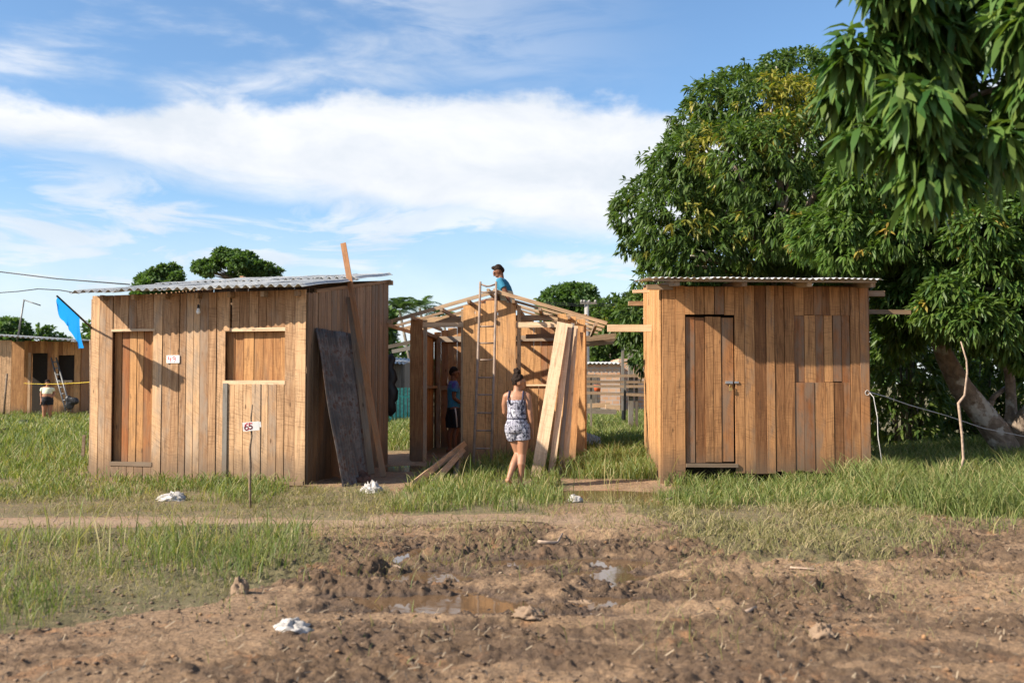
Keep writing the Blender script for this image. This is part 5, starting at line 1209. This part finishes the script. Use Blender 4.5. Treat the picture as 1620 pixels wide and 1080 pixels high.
# fabrics
def fabric(name, build):
    m, t, b = newmat(name); g = t.n.new('ShaderNodeTexCoord').outputs['Object']; t.put(b.inputs['Base Color'], build(t, g)); b.inputs['Roughness'].default_value = .85
    t.put(b.inputs['Normal'], t.bump(t.noise(g, 22, 4, .6), .6, .02)); return m
def rompf(t, g):
    q = t.sep(g); st_ = t.ss(t.m('SINE', t.m('MULTIPLY', q[0], 260)), -.2, .5)
    n = t.noise(t.xyz(t.m('MULTIPLY', q[0], 24), t.m('MULTIPLY', q[1], 24), t.m('MULTIPLY', q[2], 20)), 1.0, 3, .5, 1)
    c = t.mix(t.m('MULTIPLY', st_, .55), (.36, .35, .41), (.10, .10, .15)); c = t.mix(t.ss(n, .56, .62), c, (.55, .54, .58)); return t.mix(t.ss(t.noise(g, 26, 2), .53, .58, 0, .9), c, (.018, .018, .035))
M['romper'] = fabric('patterned_romper', rompf)
M['navy'] = plain('navy_strap', (.03, .03, .06), .8)
def bluef(t, g):
    q = t.sep(g); c = t.mix(t.ss(q[2], 1.26, 1.34), (.03, .20, .38), (.10, .07, .30)); return t.mix(t.ss(t.noise(g, 5, 3), .45, .6, 0, .5), c, (.06, .30, .42))
M['shirt_blue'] = fabric('blue_purple_shirt', bluef)
M['shorts_black'] = plain('black_shorts', (.012, .012, .016), .8)
def tealf(t, g):
    q = t.sep(g); n = t.m('MULTIPLY', t.m('SUBTRACT', t.noise(g, 6, 2), .5), .05)
    return t.mix(t.ss(t.m('ADD', q[2], n), .325, .34), (.56, .50, .32), (.02, .17, .27))
M['shirt_teal'] = fabric('teal_and_cream_shirt', tealf)
# ---- woman in front of the unfinished hut, seen from behind
wl = GZ_(G(818, 767)); wl.z += .0
p = Person((wl.x, wl.y, wl.z), R(-12), 'woman in a patterned sleeveless romper walking barefoot towards the unfinished hut, hair in a bun', M['skin'], .995, .88)
b_ = p.body
p.ring(b_, [(0, 0, .80, .145, .105), (0, 0, .86, .168, .12), (0, 0, .94, .15, .11), (0, .005, 1.03, .122, .092), (0, 0, 1.12, .135, .10), (0, -.005, 1.21, .158, .105), (0, -.01, 1.27, .165, .085), (0, -.01, 1.315, .11, .06), (0, -.008, 1.34, .06, .05)])
for sx in (-1, 1): p.limb(b_, [(sx*.10, -.005, 1.295), (sx*.165, 0, 1.265)], [.048, .052])
p.head((.03, .02, 1.455), R(-62), R(8), (0, -.005, 1.31))
p.limb(b_, [(.172, 0, 1.262), (.195, -.015, 1.15), (.215, -.02, 1.03), (.228, .005, .92), (.235, .045, .815)], [.052, .046, .037, .036, .025]); p.hand((.236, .05, .81), (.03, .22, -1), (-.3, 1, .1), .6, (-1, 0, 0))
p.limb(b_, [(-.172, 0, 1.262), (-.205, .02, 1.15), (-.21, .05, 1.04), (-.17, .14, .97), (-.10, .22, .96)], [.052, .045, .037, .034, .024]); p.hand((-.095, .225, .96), (.8, .6, .0), (0, .2, 1), .5)
p.limb(b_, [(.085, 0, .84), (.088, .025, .65), (.075, .03, .46), (.072, -.012, .33), (.055, -.005, .085)], [.098, .082, .058, .057, .034]); p.foot((.055, -.005, .075), (.25, 1, 0))
p.limb(b_, [(-.075, .01, .84), (-.045, .06, .66), (.0, .07, .47), (-.045, -.03, .33), (-.10, -.13, .145)], [.098, .080, .057, .055, .034]); p.foot((-.10, -.13, .14), (.25, .9, -.55), .0)
fused(b_, 'body', M['skin'], p.root, .0085); p.eyes()
mb = MB(); p.ring(mb, [(0, 0, .76, .150, .112), (0, 0, .80, .180, .132), (0, 0, .87, .186, .136), (0, .002, .93, .166, .124), (0, .004, .955, .156, .117), (0, .004, .975, .166, .126), (0, .0, 1.03, .152, .119), (0, -.004, 1.12, .151, .118), (0, -.01, 1.19, .162, .116), (0, -.012, 1.215, .155, .104)])
p.limb(mb, [(.085, .0, .88), (.088, .003, .80), (.092, .022, .67)], [.100, .110, .104], n=16, caps=False); p.limb(mb, [(-.08, .0, .88), (-.078, .012, .80), (-.055, .055, .675)], [.100, .110, .104], n=16, caps=False)
fused(mb, 'romper', M['romper'], p.root, .008, 2)
mb = MB()
for sx in (-1, 1): mb.tube([p.w((sx*.09, -.118, 1.16)), p.w((sx*.118, -.108, 1.235)), p.w((sx*.112, -.045, 1.335)), p.w((sx*.105, .03, 1.33)), p.w((sx*.09, .10, 1.2))], .012, 8)
mb.build('straps', M['navy'], p.root)
mb = MB(); mb.tube([p.w((.160*math.cos(a), .004+.121*math.sin(a), .956)) for a in [i*math.pi/8 for i in range(17)]], .007, 6); mb.build('waist_tie', M['navy'], p.root)
mb = MB(); rg_ = np.random.default_rng(4); h = p.h
mb.ball(p.w(h((0, -.028, .035))), (.086, .092, .094), 14, 10)
for i in range(60):
    d_ = rg_.normal(size=3); d_ /= np.linalg.norm(d_)
    if d_[1] > .45 and d_[2] < .6: continue
    if d_[2] < -.75: continue
    q = h((d_[0]*.082, -.028+d_[1]*.088, .035+d_[2]*.088)); mb.ball(p.w(q), rg_.uniform(.014, .024), 7, 5)
for i in range(30):
    d_ = rg_.normal(size=3); d_ /= np.linalg.norm(d_); q = h((d_[0]*.045, -.055+d_[1]*.045, .145+d_[2]*.038)); mb.ball(p.w(q), rg_.uniform(.014, .024), 7, 5)
mb.ball(p.w(h((0, -.055, .14))), .045, 10, 8); fused(mb, 'hair', M['hair'], p.root, .007, 1)
# ---- man standing in the doorway
def standing_torso(p, b_, s_=1.0):
    p.ring(b_, [(0, 0, .86, .14, .10), (0, 0, .94, .155, .11), (0, .0, 1.04, .145, .105), (0, 0, 1.15, .155, .11), (0, -.005, 1.28, .180, .115), (0, -.01, 1.38, .185, .095), (0, -.01, 1.43, .13, .07), (0, -.008, 1.455, .065, .055)])
    for sx in (-1, 1): p.limb(b_, [(sx*.11, -.005, 1.40), (sx*.185, 0, 1.375)], [.052, .058])
ml = Vector(((718-810)/FPX*20.3, 20.3, 0))
p = Person(ml, R(-78), 'man in a blue and purple t-shirt and black shorts standing in the open doorway', M['skin_dark'], 1.0); b_ = p.body; standing_torso(p, b_)
p.head((0, .02, 1.61), R(0), R(10), (0, -.005, 1.43))
p.limb(b_, [(.19, 0, 1.375), (.225, -.03, 1.22), (.225, -.03, 1.10), (.19, .09, 1.02), (.13, .20, .99)], [.056, .049, .040, .038, .027]); p.hand((.125, .205, .99), (-.5, 1, -.1), (-.2, 0, 1), .7)
p.limb(b_, [(-.19, 0, 1.375), (-.225, .0, 1.22), (-.22, .03, 1.10), (-.18, .15, 1.06), (-.12, .25, 1.08)], [.056, .049, .040, .038, .027]); p.hand((-.115, .255, 1.08), (.5, 1, .1), (.2, 0, 1), .7)
for sx, o_ in ((1, .03), (-1, -.05)): p.limb(b_, [(sx*.085, 0, .88), (sx*.095, o_, .68), (sx*.10, o_+.01, .47), (sx*.10, o_-.03, .33), (sx*.10, o_-.02, .09)], [.10, .082, .06, .056, .037]); p.foot((sx*.10, o_-.02, .08), (sx*.15, 1, 0), 0, .19)
fused(b_, 'body', M['skin_dark'], p.root, .009); p.eyes()
mb = MB(); p.ring(mb, [(0, 0, .90, .165, .13), (0, 0, .96, .168, .13), (0, 0, 1.05, .162, .128), (0, 0, 1.16, .168, .13), (0, -.005, 1.28, .192, .13), (0, -.01, 1.38, .195, .108), (0, -.01, 1.43, .135, .085), (0, -.01, 1.447, .08, .07)])
for sx in (-1, 1): p.limb(mb, [(sx*.13, 0, 1.395), (sx*.195, 0, 1.375), (sx*.235, -.02, 1.22)], [.062, .070, .068], n=14, caps=False)
fused(mb, 'shirt', M['shirt_blue'], p.root, .009, 2)
mb = MB(); p.ring(mb, [(0, 0, .82, .16, .125), (0, 0, .90, .165, .128), (0, 0, .95, .158, .12)])
for sx, o_ in ((1, .03), (-1, -.05)): p.limb(mb, [(sx*.085, 0, .88), (sx*.095, o_, .68), (sx*.10, o_+.01, .50)], [.12, .112, .105], n=16, caps=False)
fused(mb, 'shorts', M['shorts_black'], p.root, .009, 2)
mb = MB(); mb.tube([p.w((.20, .0, .9)), p.w((.212, .02, .75)), p.w((.21, .035, .52))], .013, 6); mb.build('white_stripe', M['white_paint'], p.root)
mb = MB(); mb.ball(p.w(p.h((0, -.027, .043))), (.087, .096, .09), 14, 10); mb.ball(p.w(p.h((0, -.055, .0))), (.07, .055, .07), 12, 8); fused(mb, 'hair', M['hair'], p.root, .008, 1)
# ---- man sitting up in the rafters
ry = 18.35; rloc = Vector(((803-810)/FPX*ry, ry, 2.76))
rail(L2.at(3.55-.9, 2.62, .1)*1, Vector((1.38, 18.35, 2.62)), .12, .10, (.6, .3, .2), 'tie_beam')
p = Person(rloc, R(78), 'man in a teal and cream t-shirt sitting up in the rafters, looking down', M['skin_dark'], 1.0); b_ = p.body
p.ring(b_, [(0, -.02, -.02, .15, .12), (0, -.02, .08, .155, .12), (0, .0, .18, .145, .11), (0, .03, .30, .155, .11), (0, .07, .42, .178, .115), (0, .10, .51, .18, .095), (0, .12, .555, .13, .075), (0, .13, .58, .065, .055)])
for sx in (-1, 1): p.limb(b_, [(sx*.11, .11, .53), (sx*.185, .10, .505)], [.052, .058])
p.head((0, .175, .705), R(8), R(30), (0, .12, .55))
p.limb(b_, [(.19, .10, .50), (.24, .12, .36), (.235, .16, .25), (.20, .28, .20), (.15, .38, .17)], [.056, .049, .040, .038, .027]); p.hand((.145, .385, .17), (-.3, 1, -.2), (-.3, 0, 1), .8)
p.limb(b_, [(-.19, .10, .50), (-.235, .02, .37), (-.24, -.03, .26), (-.25, -.08, .15)], [.056, .049, .040, .030]); p.hand((-.25, -.09, .14), (0, -.35, -1), (1, 0, 0), .5)
for sx in (-1, 1): p.limb(b_, [(sx*.085, 0, .03), (sx*.11, .2, .06), (sx*.13, .42, .05), (sx*.12, .44, -.12), (sx*.11, .40, -.36)], [.10, .086, .062, .058, .038]); p.foot((sx*.11, .40, -.37), (0, 1, -.3), 0, .19)
fused(b_, 'body', M['skin_dark'], p.root, .009); p.eyes()
mb = MB(); p.ring(mb, [(0, -.02, .03, .172, .14), (0, -.02, .10, .17, .138), (0, .0, .19, .164, .132), (0, .03, .31, .17, .132), (0, .07, .42, .19, .132), (0, .10, .51, .19, .112), (0, .12, .555, .135, .09), (0, .128, .575, .08, .07)])
for sx, a, c_ in ((-1, .02, .40), (1, .115, .40)): p.limb(mb, [(sx*.13, .11, .525), (sx*.195, .10, .505), (sx*.235, a, c_-.03)], [.062, .070, .068], n=14, caps=False)
fused(mb, 'shirt', M['shirt_teal'], p.root, .009, 2)
mb = MB(); p.ring(mb, [(0, -.02, -.05, .165, .135), (0, -.02, .05, .168, .135)])
for sx in (-1, 1): p.limb(mb, [(sx*.085, 0, .03), (sx*.11, .2, .06), (sx*.13, .40, .05)], [.12, .108, .09], n=14, caps=False)
fused(mb, 'shorts', M['shorts_black'], p.root, .009, 2)
mb = MB(); mb.ball(p.w(p.h((0, -.026, .045))), (.088, .098, .09), 14, 10); mb.ball(p.w(p.h((0, -.055, .0))), (.07, .055, .07), 12, 8); mb.ball(p.w(p.h((0, .025, .095))), (.066, .055, .04), 12, 8); fused(mb, 'hair', M['hair'], p.root, .008, 1)
# ---- woman far off by the distant hut
fl_ = Vector(((76-810)/FPX*36, 36, 0)); p = Person(fl_, R(200), 'woman in a pale yellow crop top and dark shorts standing by the distant hut', M['skin'], .96); b_ = p.body
p.ring(b_, [(0, 0, .80, .17, .13), (0, 0, .88, .19, .15), (0, .02, 1.0, .17, .15), (0, .02, 1.12, .165, .14), (0, 0, 1.22, .17, .12), (0, -.01, 1.29, .16, .09), (0, -.01, 1.34, .07, .06)])
for sx in (-1, 1): p.limb(b_, [(sx*.10, -.005, 1.29), (sx*.175, 0, 1.26)], [.05, .055])
p.head((0, .02, 1.46), R(10), R(14), (0, -.005, 1.31))
p.limb(b_, [(.18, 0, 1.26), (.22, -.02, 1.05), (.21, .04, .82)], [.052, .042, .026]); p.hand((.21, .045, .81), (0, .2, -1), (-.3, 1, 0), .5)
p.limb(b_, [(-.18, 0, 1.26), (-.24, -.04, 1.05), (-.17, .08, .95)], [.052, .042, .026]); p.hand((-.165, .085, .95), (.8, .5, -.2), (0, 0, 1), .5)
for sx in (-1, 1): p.limb(b_, [(sx*.09, 0, .84), (sx*.10, .01, .46), (sx*.10, -.01, .3), (sx*.10, 0, .08)], [.12, .072, .066, .04]); p.foot((sx*.10, 0, .075), (sx*.2, 1, 0))
fused(b_, 'body', M['skin'], p.root, .012); p.eyes()
mb = MB(); p.ring(mb, [(0, .01, 1.06, .180, .155), (0, .01, 1.14, .178, .155), (0, 0, 1.24, .18, .135), (0, -.01, 1.30, .155, .10)])
for sx in (-1, 1): p.limb(mb, [(sx*.12, 0, 1.27), (sx*.19, 0, 1.24), (sx*.21, -.01, 1.16)], [.06, .066, .06], caps=False)
fused(mb, 'top', plain('pale_yellow_top', (.68, .72, .50), .8), p.root, .011, 2)
mb = MB(); p.ring(mb, [(0, 0, .78, .185, .15), (0, 0, .88, .20, .162), (0, .01, .96, .185, .16)])
for sx in (-1, 1): p.limb(mb, [(sx*.09, 0, .84), (sx*.10, .005, .64)], [.132, .115], caps=False)
fused(mb, 'shorts', M['shorts_black'], p.root, .011, 2)
mb = MB(); mb.ball(p.w(p.h((0, -.028, .04))), (.09, .10, .10), 12, 8); mb.ball(p.w(p.h((0, -.09, .02))), .05, 10, 8); fused(mb, 'hair', M['hair'], p.root, .01, 1)
